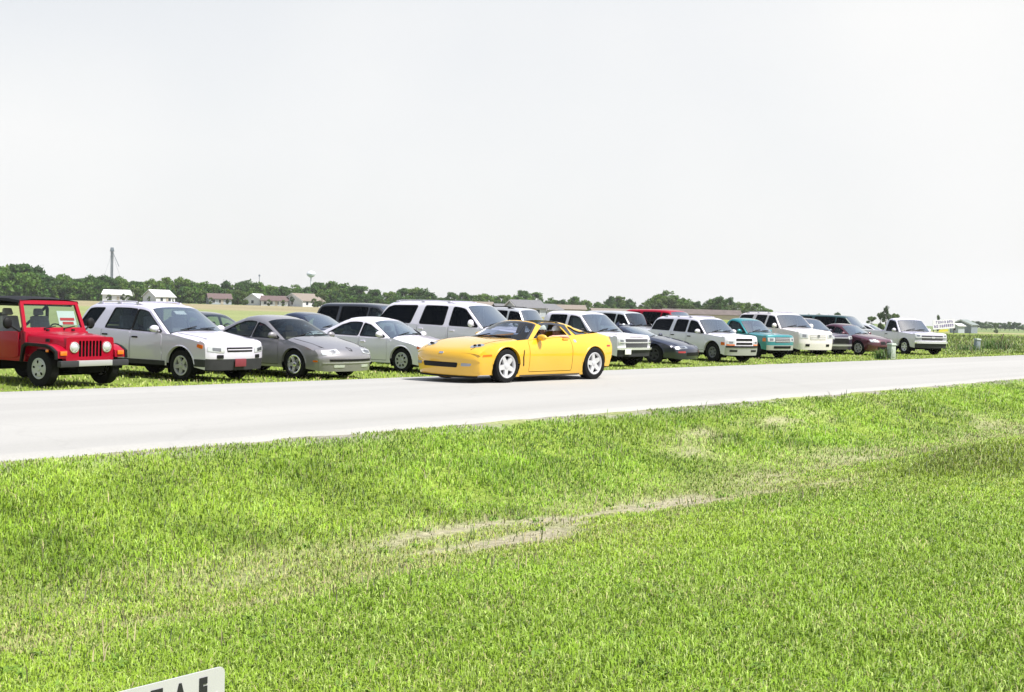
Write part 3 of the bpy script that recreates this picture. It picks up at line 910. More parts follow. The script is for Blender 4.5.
        if S.get('bed'):
            bx, bz = S['bed']; e = s.tail.e[-1]; zr = e[1]
            xs = np.arange(e[0], bx - .02, .2).tolist() + [bx - .02]
            for sg in (-1, 1):
                body.grid([[(x, sg * s.ys(x, zr), zr), (x, sg * (s.ys(x, zr) - .07), zr + .008), (x, sg * (s.ys(x, zr) - .075), bz)] for x in xs])
            yb = s.ys(bx, zr) - .06
            body.add([(e[0] + .06, -yb, bz), (bx, -yb, bz), (bx, yb, bz), (e[0] + .06, yb, bz), (e[0] + .06, -yb, zr), (e[0] + .06, yb, zr), (e[0], yb, zr), (e[0], -yb, zr)],
                     [(0, 1, 2, 3), (0, 3, 5, 4), (4, 5, 6, 7)])
            body.add([(bx, -yb - .05, bz), (bx, yb + .05, bz), (bx, yb + .05, s.zD), (bx, -yb - .05, s.zD)], [(0, 1, 2, 3)])
        s.body = s.part(body, 'body', s.mat)
        for (nm, mt), mb in bands.items(): s.part(mb, nm, mt)
        for d, spec in zip(doors, S.get('doors', [])):
            for sg in (-1, 1):
                mb = MB(); q = inset(d, .011)
                V, T = tri_poly(q, step=.12)
                n = len(q)
                o = [(x, sg * s.ys(x, z), z) for x, z in V]; i_ = [(x, sg * (s.ys(x, z) - .05), z) for x, z in V[:n]]
                mb.add(o, T); mb.add(o[:n] + i_, [(a, (a + 1) % n, n + (a + 1) % n, n + a) for a in range(n)])
                dr = s.part(mb, 'door', s.mat)
                hx = spec[0] + .13; hz = s.belt(hx) - S.get('handle_drop', .13)
                hb = MB().box((hx + .02, sg * (s.ys(hx, hz) + .012), hz), (.17, .03, .035))
                s.part(hb, 'handle', S.get('handle', s.mat), dr, bevel=.008)
        # wheel wells and underbody
        ub = MB()
        for ax in (0, -s.wb):
            for sg in (-1, 1):
                rings = [[(ax + (Ra + .01) * math.cos(a), sg * y, R + (Ra + .01) * math.sin(a)) for a in [R_(-25) + R_(230) * k / 14 for k in range(15)]] for y in (s.ys(ax, R + Ra) - .035, s.W / 2 - .38)]
                ub.grid(rings)
                ub.add(rings[1] + [(ax, sg * (s.W / 2 - .38), R)], [(k, k + 1, 15) for k in range(14)])
        fo = S['foh']
        ub.box(((fo - .25 + fo - s.Lg + .2) / 2, 0, R + .04), (s.Lg - .45, s.W - .80, .30))
        ub.box((-s.wb / 2, 0, zs + .06), (s.wb - 2 * Ra - .05, s.W - .26, .14))
        ub.box((fo - s.Lg + .35, 0, R + .05), (.3, s.W - .5, .2))
        s.part(ub, 'underbody', well_m)
        # wheels
        tw = S.get('tw', .215)
        for ax, st in ((0, S.get('steer', 0)), (-s.wb, 0)):
            Rw = s.R if ax == 0 else S.get('R2', s.R)
            for sg in (-1, 1):
                add_wheel(s.root, ax, sg * (s.ys(ax, R) - S.get('inset', .03) - tw / 2 + .02), Rw, tw, S.get('rim_r', R * .62), S.get('rim', 'spoke'), S.get('rim_n', 5), S.get('rim_mat', alloy), sg > 0, st)
        if S.get('no_cabin'): return
        # cabin
        s.cab = Sweep([(p[0], p[1], *(list(p[2:]) + [0] * (3 - len(p)))) if len(p) < 5 else p for p in S['cab']], s.yc, .08)
        p = s.cab.p; n = len(p)
        iB = next(i for i in range(n) if p[i, 0] >= S['Bx']); iC = next(i for i in range(n) if p[i, 0] >= S['Cx'] and p[i, 1] > s.belt(p[i, 0]) + .2)
        e = s.cab.e
        roof = MB(); rf = S.get('roof_mat', s.mat)
        J = len(VS); g0, g1 = 4, J - 5
        def glassband(i0, i1, f0, f1, nm, mt, seal):
            """i0..i1 rows; rows f0..f1 and columns g0..g1 are glass, the rest frame"""
            rows = s.cab.rows(range(i0, i1 + 1))
            fr = MB(); gl = MB(); se = MB()
            for i in range(len(rows) - 1):
                for j in range(J - 1):
                    isg = f0 <= i < f1 and g0 <= j < g1
                    iss = not isg and ((f0 <= i < f1 + 1 and g0 - 1 <= j < g1 + 1) if seal else False)
                    (gl if isg else se if iss else fr if (seal and S.get('frame_mat')) else roof).grid([rows[i][j:j + 2], rows[i + 1][j:j + 2]])
            if not gl.v: return
            o = s.part(gl, nm, mt)
            if fr.v: s.part(fr, 'windshield_frame', S['frame_mat'])
            if se.v: s.part(se, 'seal', blackp, o)
            return o
        nW = n - 1 - iB
        s.wind = glassband(iB, n - 1, 1, max(2, nW - 1), 'windshield', S.get('wind_mat', g_wind), True)
        if iC > 2 and not S.get('solid_back'): glassband(0, iC, 1 if S.get('hatch') else 2, iC - 1, 'rear_window', S.get('side_mat', g_tint), None)
        else: roof.grid(s.cab.rows(range(0, iC + 1)))
        if S.get('targa'):
            t0, t1 = S['targa']
            i0 = next(i for i in range(n) if p[i, 0] >= t0); i1 = next(i for i in range(n) if p[i, 0] >= t1)
            roof.grid(s.cab.rows(range(iC, i0 + 1))); roof.grid(s.cab.rows(range(i1, iB + 1)))
            
        else: roof.grid(s.cab.rows(range(iC, iB + 1)))
        # cabin sides with window openings
        up_i = np.argsort(e[:, 0]); ex, ez = e[up_i, 0], e[up_i, 1]
        ztop = lambda x: float(np.interp(x, ex, ez))
        low = [(x, s.belt(x) - .03) for x in np.arange(s.xA - .02, s.xD + .03, -.12)] + [(e[0, 0], min(e[0, 1], s.belt(s.xD)) - .03)]
        outline = [tuple(q) for q in e] + low
        outline = dens(outline, .12)
        rail, sillz = S.get('rail', .065), S.get('sillz', .03)
        holes = []
        for wd in S['windows']:
            x0b, x0t, x1b, x1t = wd[:4]
            pts = [(x0b, s.belt(x0b) + sillz), (x1b, s.belt(x1b) + sillz)]
            k = 6
            for j in range(k + 1):
                x = x1t + (x0t - x1t) * j / k
                pts.append((x, max(ztop(x) - rail, s.belt(x) + sillz + .03)))
            holes.append(dens(round_poly(pts, S.get('wr', .035)), .1))
        V, T = tri_poly(outline, holes, .14)
        lin = MB()
        for sg in (-1, 1):
            roof.add([(x, sg * s.yc(x, z), z) for x, z in V], T)
            if not S.get('no_lining'): lin.add([(x, sg * (s.yc(x, z) - .03), z) for x, z in V], T)
        s.part(roof, 'roof', rf)
        for h, wd in zip(holes, S['windows']):
            mt = wd[4] if len(wd) > 4 else S.get('side_mat', g_tint)
            if mt == 'open': continue
            for sg in (-1, 1):
                Vw, Tw = tri_poly(h, step=.2)
                o = s.part(MB().add([(x, sg * (s.yc(x, z) - .012), z) for x, z in Vw], Tw), 'window', mt)
                if S.get('seal_mat', blackp):
                    ring = []
                    q = inset(h, -.022)
                    for a, b in zip(h + h[:1], q + q[:1]): ring.append([(a[0], sg * (s.yc(*a) - .010), a[1]), (a[0], sg * (s.yc(*a) + .004), a[1]), (b[0], sg * (s.yc(*b) + .004), b[1])])
                    s.part(MB().grid(ring), 'seal', S.get('seal_mat', blackp), o)
        s.part(lin, 'lining', trim_in) if lin.v else None
        # wipers and the shut lines of the bonnet
        wp = MB()
        for v0, v1 in ((-.62, -.05), (.02, .60)):
            a, b = Vector(s.cab.at(n - 2, v0)), Vector(s.cab.at(n - 3, v1)); nn = Vector((s.cab.n[n - 3][0], 0, s.cab.n[n - 3][1])) * .022
            wp.tube([a + nn, b + nn], .011, 5)
        s.part(wp, 'wiper', blackp)
        if S.get('seams', True):
            x0, x1 = S['hood'][0][0] + .06, S['foh'] - .20
            for sg in (-1, 1):
                mb = MB(); y0, y1 = s.W / 2 - .17, s.W / 2 - .27
                patch(mb, [(x0, sg * (y0 - .007)), (x1, sg * (y1 - .007)), (x1, sg * (y1 + .007)), (x0, sg * (y0 + .007))], s.hood_map(), .0025, .004, .15)
                s.part(mb, 'hood_seam', blackp)
        # interior: tub, seats, dashboard, wheel
        zb = s.belt(s.xA)
        tub = MB(); xi0, xi1 = max(s.xD, S['Cx'] - .3), s.xA - .05
        yi = min(s.ys(xi0, zb), s.ys(xi1, zb)) - .06
        zf = zs + .08
        A = [(xi0, -yi), (xi1, -yi), (xi1, yi), (xi0, yi)]
        tub.add([(x, y, zf) for x, y in A] + [(x, y, zb - .06) for x, y in A], [(0, 1, 2, 3)] + [(k, (k + 1) % 4, 4 + (k + 1) % 4, 4 + k) for k in range(4)])
        tub.box((xi1 - .22, 0, zb - .10), (.46, yi * 2 - .02, .22), taper=(.8, 1))
        s.part(tub, 'dashboard', S.get('trim', trim_in))
        sx = S.get('seat_x', xi1 - 1.02)
        sm = S.get('seat_mat', seat_grey)
        rows = [sx] + ([sx - .82] if S.get('rear_seats', True) else [])
        for k, x in enumerate(rows):
            for sg in (-1, 1):
                mb = MB(); seat_mb(mb, (x, sg * .36, zf + S.get('seat_h', max(.16, s.H - 1.27))), h=S.get('seat_back', .50)); s.part(mb, 'seat', sm, bevel=.03)
        st = MB(); c = Vector((min(sx + .55, xi1 - .38), .36, zb + S.get('wheel_up', .0)))
        rot = Matrix.Rotation(R_(-22), 3, 'Y')
        st.tube([c + rot @ Vector((0, .18 * math.cos(a), .18 * math.sin(a))) for a in [2 * PI * k / 20 for k in range(21)]], .016, 6, False)
        st.tube([c + rot @ Vector((0, -.17, 0)), c + rot @ Vector((0, .17, 0))], .016, 6)
        st.tube([c, c + Vector((.3, 0, -.12))], .03, 6)
        s.part(st, 'steering_wheel', blackp)
        # rear-view mirror inside
        # door mirrors
        if S.get('mirror', True):
            mx = S.get('mirror_x', s.xA - .42); mz = s.belt(mx) + S.get('mirror_up', .09)
            for sg in (-1, 1):
                y = s.yc(mx, mz)
                mb = MB().ball((mx, sg * (y + .13), mz), (.07, .125, S.get('mirror_h', .08)), 8)
                mb.tube([(mx + .02, sg * (y - .02), mz - .07), (mx, sg * (y + .08), mz - .03)], .025, 6)
                s.part(mb, 'mirror', S.get('mirror_mat', s.mat))
        if S.get('rack'):
            r0, r1, rm = S['rack']
            mb = MB()
            for sg in (-1, 1):
                pts = []
                for t in np.linspace(0, 1, 7):
                    x = r0 + (r1 - r0) * t
                    z = ztop(x) + .05
                    pts.append((x, sg * (s.yc(x, ztop(x)) - .08), z + (.045 if 0 < t < 1 else -.02)))
                mb.tube(pts, .018, 6)
                for t in (0.12, .5, .88):
                    x = r0 + (r1 - r0) * t; y = sg * (s.yc(x, ztop(x)) - .08)
                    mb.box((x, y, ztop(x) + .055), (.10, .05, .09))
            for t in S.get('rack_bars', ()):
                x = r0 + (r1 - r0) * t; y = s.yc(x, ztop(x)) - .08
                mb.tube([(x, -y, ztop(x) + .10), (x, y, ztop(x) + .10)], .016, 6)
            s.part(mb, 'roof_rack', rm)
        s.ztop = ztop
    def plate(s, y, z, mat, w=.30, h=.15, off=.03):
        c, n = s.hood.by_z(y, z)
        mb = MB().box((c[0] + off, y, z), (.012, w, h))
        return s.part(mb, 'license_plate', mat, bevel=.004)
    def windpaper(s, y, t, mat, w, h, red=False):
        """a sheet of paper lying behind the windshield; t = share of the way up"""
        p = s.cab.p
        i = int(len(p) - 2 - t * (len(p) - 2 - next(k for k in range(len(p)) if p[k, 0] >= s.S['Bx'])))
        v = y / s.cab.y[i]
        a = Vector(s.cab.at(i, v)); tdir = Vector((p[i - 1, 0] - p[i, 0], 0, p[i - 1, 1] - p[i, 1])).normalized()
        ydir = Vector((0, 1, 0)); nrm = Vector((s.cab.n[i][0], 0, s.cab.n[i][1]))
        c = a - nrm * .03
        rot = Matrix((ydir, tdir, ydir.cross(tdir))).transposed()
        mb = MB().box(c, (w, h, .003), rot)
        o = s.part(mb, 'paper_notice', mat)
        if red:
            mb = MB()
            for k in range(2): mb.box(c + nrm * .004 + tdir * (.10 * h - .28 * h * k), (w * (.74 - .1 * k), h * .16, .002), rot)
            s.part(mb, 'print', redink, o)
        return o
def suv(col, L, W, H, wb, foh, R=.36, cz=1.08, nz=.95, cx=-.35, rk=.75, dr=.28, bz=None, **k):
    xt = foh - L; bz = bz or cz + .03
    S = dict(paint=col, L=L, W=W, H=H, wb=wb, foh=foh, R=R, A=(cx, cz), hatch=True,
        hood=[(cx, cz, 0, .03, .04), (foh - .45, nz + (cz - nz) * .45, .3, .035, .05), (foh - .07, nz, .07, .08, .06), (foh - .01, nz - .14, .05, .12, .07), (foh, .55, .04, .12, .07), (foh - .015, .40, .05, .12, .07), (foh - .03, .27, 0, .12, .07)],
        tail=[(xt + .10, .34, 0, .05, .05), (xt, .45, .05, .05, .07), (xt, .75, .05, .05, .07), (xt + .03, bz, 0, .05, .05)],
        cab=[(xt + .04, bz + .01, 0, .05, .04), (xt + .04 + dr * .8, H - .14, .15, .04, .05), (xt + .22 + dr, H - .02, .2, .02, .06), ((xt + cx) / 2, H, .4, .02, .06), (cx - rk - .3, H - .02, .3, .025, .06), (cx - rk, H - .075, .06, .04, .05), (cx, cz - .01, 0, .11, .02)],
        Bx=cx - rk - .03, Cx=xt + .16 + dr, lean=.20, sill=.33, zmax=.70, tum=.05, tuck=.06)
    S.update(k); return S
def sedan(col, L, W, H, wb, foh, R=.32, cz=.97, nz=.70, cx=-.38, rk=.85, dx=None, rr=None, dz=1.0, **k):
    xt = foh - L; dx = dx if dx is not None else xt + .75; rr = rr if rr is not None else dx + .75
    S = dict(paint=col, L=L, W=W, H=H, wb=wb, foh=foh, R=R, A=(cx, cz),
        hood=[(cx, cz, 0, .04, .05), (foh - .55, cz - (cz - nz) * .45, .4, .05, .06), (foh - .12, nz, .10, .12, .08), (foh - .01, nz - .14, .06, .17, .10), (foh, .45, .05, .18, .10), (foh - .015, .30, .05, .18, .10), (foh - .03, .19, 0, .18, .10)],
        tail=[(xt + .12, .30, 0, .08, .07), (xt, .42, .06, .10, .08), (xt + .02, .78, .08, .10, .08), (xt + .12, dz - .02, .08, .06, .07), (dx, dz, 0, .03, .05)],
        cab=[(dx, dz - .01, 0, .06, .03), (rr, H - .06, .35, .06, .06), (rr + .35, H - .005, .3, .03, .07), (cx - rk - .45, H, .3, .03, .07), (cx - rk, H - .06, .12, .05, .06), (cx, cz - .01, 0, .15, .02)],
        Bx=cx - rk - .03, Cx=rr + .02, lean=.27, sill=.24, zmax=.60, tum=.06, tuck=.08, rail=.06, pf=.11, pr=.09, arch=.05)
    S.update(k); return S
def pickup(col, L, W, H, wb, foh, cab_back, R=.37, cz=1.12, nz=1.02, cx=-.30, rk=.55, bedz=.72, **k):
    xt = foh - L; rz = cz + .0
    S = dict(paint=col, L=L, W=W, H=H, wb=wb, foh=foh, R=R, A=(cx, cz), bed=(cab_back - .04, bedz),
        hood=[(cx, cz, 0, .03, .04), (foh - .45, nz + (cz - nz) * .45, .3, .035, .05), (foh - .06, nz, .06, .06, .05), (foh - .01, nz - .15, .05, .09, .05), (foh, .55, .04, .10, .06), (foh - .01, .45, .05, .10, .06), (foh - .02, .35, 0, .10, .06)],
        tail=[(xt + .05, .48, 0, .02, .03), (xt, .58, .04, .02, .03), (xt + .01, rz - .03, 0, .0, .02)],
        cab=[(cab_back + .02, cz + .01, 0, .03, .04), (cab_back + .06, H - .16, .12, .03, .05), (cab_back + .22, H - .015, .12, .02, .06), ((cab_back + cx - rk) / 2, H, .4, .02, .06), (cx - rk - .25, H - .02, .25, .025, .06), (cx - rk, H - .075, .06, .04, .05), (cx, cz - .01, 0, .11, .02)],
        Bx=cx - rk - .03, Cx=cab_back + .15, lean=.19, sill=.40, zmax=.75, tum=.04, tuck=.05, rear_seats=False)
    S.update(k); return S

white = paint('white', (.75, .715, .80)); ivory = paint('ivory white', (.80, .74, .75)); silver = paint('silver', (.50, .505, .54), metal=.2)
palesilver = paint('pale silver', (.64, .61, .72), metal=.1)
bronze = paint('warm grey', (.23, .22, .235), metal=.3); navy = paint('navy', (.018, .024, .055), metal=.2); darkblue = paint('dark blue', (.020, .024, .050), metal=.2)
maroon = paint('maroon', (.085, .010, .022), metal=.2); teal = paint('teal', (.005, .20, .225), metal=.15); red = paint('red', (.32, .002, .018), ior=1.35); red.node_tree.nodes['Principled BSDF'].inputs['Specular IOR Level'].default_value = .15; red.node_tree.nodes['Principled BSDF'].inputs['Coat Weight'].default_value = .5
green = paint('bottle green', (.010, .050, .050)); black = paint('black', (.010, .010, .012)); plum = paint('plum grey', (.055, .045, .075), metal=.3)
yellow = paint('yellow', (.73, .41, .006), ior=1.68); darkred = paint('dark maroon', (.045, .008, .018), metal=.2); charcoal = paint('charcoal', (.03, .03, .036), metal=.2)
gloss_black = paint('roof black', (.008, .008, .012))
ROW = 'cars parked on the grass beside the road'

# --- silver crossover next to the red open-top four wheel drive
S = suv(palesilver, 4.6, 1.80, 1.68, 2.7, .93, R=.345, cz=1.08, nz=.90, cx=-.30, rk=.85, dr=.22, rack=(-3.2, -1.5, palesilver), tw=.225,
    doors=[(-1.60, -.55, .40, -.04), (-2.62, -1.62, .40, 0, .16)],
    windows=[(-1.60, -1.55, -.62, -1.20, g_mid), (-2.52, -2.36, -1.635, -1.59, g_mid), (-3.50, -3.25, -2.98, -2.72, g_tint)],
    fbands=[(.50, 'front_bumper', greyp)], rim_mat=silverp, rim_n=5, handle=blackp, seal_mat=blackp, pf=.10)
c = Car('parked_suv', 'pale silver crossover with dark lower bumper and dull red front plate', 'suv', (-6.65, 25.39), 57.5, S, ROW)
c.front('grille', blackp, [(-.36, .66), (.36, .66), (.38, .76), (-.38, .76)], .004, .02)
c.bars(palesilver, (-.36, .36), (.71,), c.root, .02, .022)
c.front('headlight', lamp, [(.44, .64), (.80, .68), (.80, .78), (.44, .76)], .01, .03, True)
c.front('fog_light', blackp, [(.46, .52), (.62, .52), (.62, .60), (.46, .60)], .006, .03, True)
c.side('turn_signal', amber, [(.50, .76), (.66, .72), (.67, .80), (.52, .83)], .01)
c.side('sill_cladding', greyp, [(-2.24, .33), (-.46, .33), (-.46, .43), (-2.24, .43)], .008)
c.plate(-.02, .43, plate_red, .32, .17)
c.windpaper(-.02, .62, paper, .30, .14)
c.side('side_bumper', greyp, [(.42, .34), (.72, .34), (.74, .50), (.42, .50)], .004, .02)

# --- warm grey saloon with polished wheels
S = sedan(bronze, 5.0, 1.86, 1.43, 2.85, 1.05, R=.325, cz=.96, nz=.68, cx=-.20, rk=.95, dx=-2.98, rr=-2.12, dz=1.0,
    doors=[(-1.42, -.48, .30, -.02), (-2.46, -1.44, .30, 0, .16)],
    windows=[(-1.42, -1.38, -.52, -1.14, g_mid), (-2.55, -2.10, -1.49, -1.45, g_clear)], rim_mat=chrome, rim_n=5, rim_r=.215, seat_mat=seat_tan, wind_mat=g_mid)
c = Car('parked_saloon', 'warm grey rounded saloon with shiny five spoke wheels between silver crossover and white saloon', 'saloon', (-4.49, 27.1), 55, S, ROW)
c.front('headlight', lamp, [(.38, .60), (.80, .56), (.80, .66), (.40, .70)], .008, .03, True)
c.front('air_intake', blackp, [(-.66, .42), (.66, .42), (.68, .47), (-.68, .47)], .006, .03)
c.front('bumper_strip', silverp, [(-.80, .375), (.80, .375), (.80, .395), (-.80, .395)], .012, .03)
c.front('fog_light', lamp, [(.28, .28), (.56, .28), (.56, .34), (.28, .34)], .006, .03, True)
c.front('badge', darkink, [(-.05, .66), (.04, .64), (.07, .70), (-.02, .74)], .006)
c.side('side_marker', amber, [(.60, .40), (.74, .40), (.74, .44), (.60, .44)], .006)
c.side('side_notice', redl, [(-1.36, 1.18), (-1.18, 1.18), (-1.18, 1.25), (-1.36, 1.25)], -.02, .004, 0, (-1,), True)
c.windpaper(.30, .12, paper, .34, .06)

# --- white saloon
S = sedan(white, 4.78, 1.75, 1.43, 2.7, .95, R=.32, cz=.97, nz=.74, cx=-.28, rk=.90, dx=-3.08, rr=-2.30, dz=1.01,
    doors=[(-1.48, -.48, .30, -.02), (-2.50, -1.50, .30, 0, .20)],
    windows=[(-1.48, -1.46, -.60, -1.22, g_mid), (-2.68, -2.25, -1.56, -1.54, g_clear)], rim='cover', rim_n=8, rim_r=.21, rim_mat=silverp)
c = Car('parked_saloon', 'white saloon with plain wheel covers partly hidden by nose of the yellow sports car', 'saloon', (-2.40, 30.6), 55, S, ROW)
c.front('headlight', lamp, [(.40, .66), (.76, .62), (.76, .72), (.42, .75)], .008, .03, True)
c.front('grille', blackp, [(-.30, .58), (.30, .58), (.32, .66), (-.32, .66)], .006, .03)
c.side('side_marker', amber, [(.52, .64), (.72, .62), (.72, .68), (.52, .70)], .008)

# --- long white wagon in the second row
S = suv(white, 5.55, 2.0, 1.90, 3.3, 1.02, R=.38, cz=1.22, nz=1.10, cx=-.45, rk=.75, dr=.34, lean=.22, rack=(-4.1, -1.6, palesilver),
    doors=[(-1.72, -.62, .48, -.03), (-2.85, -1.76, .48, 0, .0)],
    windows=[(-1.70, -1.64, -.70, -1.12, g_tint), (-2.78, -2.66, -1.92, -1.86, g_tint), (-4.40, -4.05, -3.12, -2.96, g_tint)], wr=.05, mirror_h=.11, mirror_up=.12)
c = Car('parked_suv', 'long white full size wagon with black rear glass behind white saloon', 'suv', (.10, 33.2), 58, S, ROW)
c.front('grille', midgrey, [(-.60, .82), (.60, .82), (.60, 1.0), (-.60, 1.0)], .006)
c.front('headlight', lamp, [(.64, .82), (.92, .82), (.92, 1.0), (.64, 1.0)], .008, .03, True)

# --- white crew cab pickup with dark arches
S = pickup(white, 5.25, 1.76, 1.74, 3.2, .87, -2.62, R=.37, cz=1.10, nz=1.02, cx=-.22, rk=.72, rear_seats=True, flare_mat=blackp,
    doors=[(-1.42, -.45, .46, -.02), (-2.38, -1.46, .46, 0, 0)],
    windows=[(-1.40, -1.36, -.52, -.96, g_mid), (-2.24, -2.20, -1.56, -1.52, g_tint)], mirror_mat=blackp, fbands=[(.58, 'front_bumper', greyp)], rim_n=6, arch=.09, seal_mat=blackp)
c = Car('pickup_truck', 'white crew cab pickup with black wheel arches and chrome bar grille behind yellow sports car', 'pickup', (3.33, 36.7), 46, S, ROW)
c.front('grille', charcoal, [(-.54, .62), (.54, .62), (.56, .90), (-.56, .90)], .006)
c.front('grille_bar', chrome, [(-.80, .77), (.80, .77), (.80, .805), (-.80, .805)], .03, .04)
c.front('headlight', lamp, [(.58, .68), (.81, .70), (.81, .92), (.58, .90)], .01, .03, True)
c.front('bumper_bar', chrome, [(-.84, .56), (.84, .56), (.84, .63), (-.84, .63)], .05, .06)
c.front('hood_vent', blackp, [(-.35, .955), (.35, .955), (.35, .975), (-.35, .975)], .01)
c.plate(-.52, .50, paper, .30, .16, .07)

# --- dark wedge-nosed coupe
S = sedan(darkblue, 4.90, 1.86, 1.30, 2.57, 1.10, R=.325, cz=.92, nz=.66, cx=-.25, rk=1.05, dx=-2.75, rr=-1.85, dz=.98,
    doors=[(-1.75, -.55, .28, 0)], windows=[(-1.80, -1.60, -.72, -1.30, g_tint)], hood=[(-.25, .93, 0, .03, .05), (.45, .80, .4, .04, .06), (.98, .62, .06, .14, .09), (1.08, .54, .04, .18, .10), (1.10, .40, .05, .18, .10), (1.08, .26, .05, .18, .10), (1.06, .18, 0, .18, .10)], rim_mat=greyp)
c = Car('parked_coupe', 'dark blue low wedge nosed coupe tucked between white pickup and white four door wagon', 'coupe', (5.35, 40.1), 56, S, ROW)
c.front('headlight', lamp_dim, [(.36, .555), (.84, .53), (.84, .60), (.36, .63)], .008, .03, True)
c.front('turn_signal', redl, [(.52, .40), (.80, .40), (.80, .46), (.52, .46)], .008, .03, True)
c.front('air_intake', blackp, [(-.45, .30), (.45, .30), (.45, .42), (-.45, .42)], .006)
c.side('rub_strip', blackp, [(-1.9, .46), (-.46, .46), (-.46, .52), (-1.9, .52)], .012)

# --- white four door wagon
S = suv(white, 4.60, 1.72, 1.66, 2.72, .84, R=.36, cz=1.08, nz=.99, cx=-.30, rk=.66, dr=.20, fbands=[(.56, 'front_bumper', silverp)], lean=.18,
    doors=[(-1.42, -.42, .42, -.02), (-2.36, -1.46, .42, 0, .08)], rack=(-3.1, -1.3, palesilver),
    windows=[(-1.40, -1.36, -.50, -.92, g_tint), (-2.22, -2.14, -1.54, -1.50, g_tint), (-3.55, -3.40, -2.48, -2.38, g_tint)], rim='spoke', rim_n=6, rim_mat=midgrey, handle=blackp, rim_r=.2)
c = Car('parked_suv', 'white compact wagon with grey wheels between dark wedge coupe and teal pickup', 'suv', (8.05, 42.7), 33, S, ROW)
c.front('grille', blackp, [(-.40, .80), (.40, .80), (.40, .89), (-.40, .89)], .006, .03)
c.front('grille', blackp, [(-.40, .66), (.40, .66), (.40, .74), (-.40, .74)], .006, .03)
c.front('bumper_strip', blackp, [(-.80, .555), (.80, .555), (.80, .62), (-.80, .62)], .02, .04)
c.front('headlight', lamp, [(.46, .68), (.76, .68), (.76, .80), (.46, .80)], .008, .03, True)
c.front('turn_signal', amber, [(.46, .63), (.78, .63), (.78, .675), (.46, .675)], .010, .03, True)
c.front('air_intake', blackp, [(.34, .40), (.66, .40), (.66, .47), (.34, .47)], .006, .03, True)
c.side('tail_light', redl, [(-3.70, .84), (-3.62, .84), (-3.60, 1.02), (-3.66, 1.02)], .01)
c.side('turn_signal', amber, [(.46, .64), (.64, .64), (.64, .74), (.46, .76)], .01)
c.windpaper(.1, .05, paper, .5, .04)

# --- teal pickup
S = pickup(teal, 4.80, 1.72, 1.62, 2.75, .84, -1.75, R=.345, cz=1.06, nz=.97, cx=-.28, rk=.62, fbands=[(.56, 'front_bumper', silverp)],
    doors=[(-1.42, -.42, .42, -.02)], windows=[(-1.52, -1.44, -.48, -.86, g_mid)], rim_mat=midgrey)
c = Car('pickup_truck', 'teal compact pickup with silver grille next to white four door wagon', 'pickup', (10.5, 47.3), 36, S, ROW)
c.front('grille', charcoal, [(-.44, .66), (.44, .66), (.44, .88), (-.44, .88)], .006)
c.bars(chrome, (-.44, .44), (.70, .77, .84), c.root, .02, .025)
c.front('headlight', lamp, [(.46, .70), (.78, .70), (.78, .86), (.46, .86)], .01, .03, True)
c.front('air_intake', blackp, [(-.5, .42), (.5, .42), (.5, .52), (-.5, .52)], .01)
c.side('turn_signal', amber, [(.48, .70), (.64, .70), (.64, .84), (.48, .84)], .01)

# --- ivory full size wagon
S = suv(ivory, 5.1, 2.0, 1.90, 2.95, .98, R=.385, cz=1.24, nz=1.10, cx=-.40, rk=.70, dr=.2, lean=.21, rack=(-3.5, -1.5, palesilver),
    doors=[(-1.62, -.56, .48, -.03), (-2.62, -1.66, .48, 0, .1)],
    windows=[(-1.60, -1.54, -.66, -1.06, g_tint), (-2.55, -2.45, -1.78, -1.72, g_tint), (-3.90, -3.70, -2.86, -2.74, g_tint)], mirror_h=.11, mirror_up=.12)
c = Car('parked_suv', 'ivory full size luxury wagon with smooth pale front between teal pickup and plum crossover', 'suv', (13.15, 51.8), 25, S, ROW)
c.front('grille', ivory, [(-.42, .72), (.42, .72), (.46, .98), (-.46, .98)], .008)
c.bars(chrome, (-.42, .42), (.78, .85, .92), c.root, .02, .02)
c.front('badge', midgrey, [(-.06, .82), (.06, .82), (.06, .95), (-.06, .95)], .03)
c.front('headlight', lamp, [(.54, .78), (.90, .80), (.90, 1.0), (.54, .98)], .01, .03, True)
c.front('fog_light', blackp, [(.46, .42), (.66, .42), (.66, .53), (.46, .53)], .008, .03, True)

# --- plum crossover, its nose in view
S = suv(plum, 4.6, 1.80, 1.70, 2.8, .93, R=.35, cz=1.08, nz=.95, cx=-.30, rk=.8, doors=[(-1.55, -.5, .42, -.03), (-2.5, -1.6, .42, 0, .1)],
    windows=[(-1.54, -1.5, -.6, -1.1, g_mid), (-2.45, -2.3, -1.62, -1.58, g_mid), (-3.45, -3.2, -2.65, -2.5, g_tint)])
c = Car('parked_suv', 'dark plum grey crossover with black grille between ivory wagon and maroon saloon', 'suv', (14.85, 54.2), 31, S, ROW)
c.front('grille', blackp, [(-.50, .56), (.50, .56), (.50, .78), (-.50, .78)], .008)
c.front('headlight', lamp, [(.46, .74), (.82, .76), (.82, .88), (.46, .88)], .01, .03, True)
c.front('grille_bar', chrome, [(-.5, .79), (.5, .79), (.5, .82), (-.5, .82)], .02)
c.front('bumper_strip', silverp, [(-.8, .42), (.8, .42), (.8, .50), (-.8, .50)], .015)

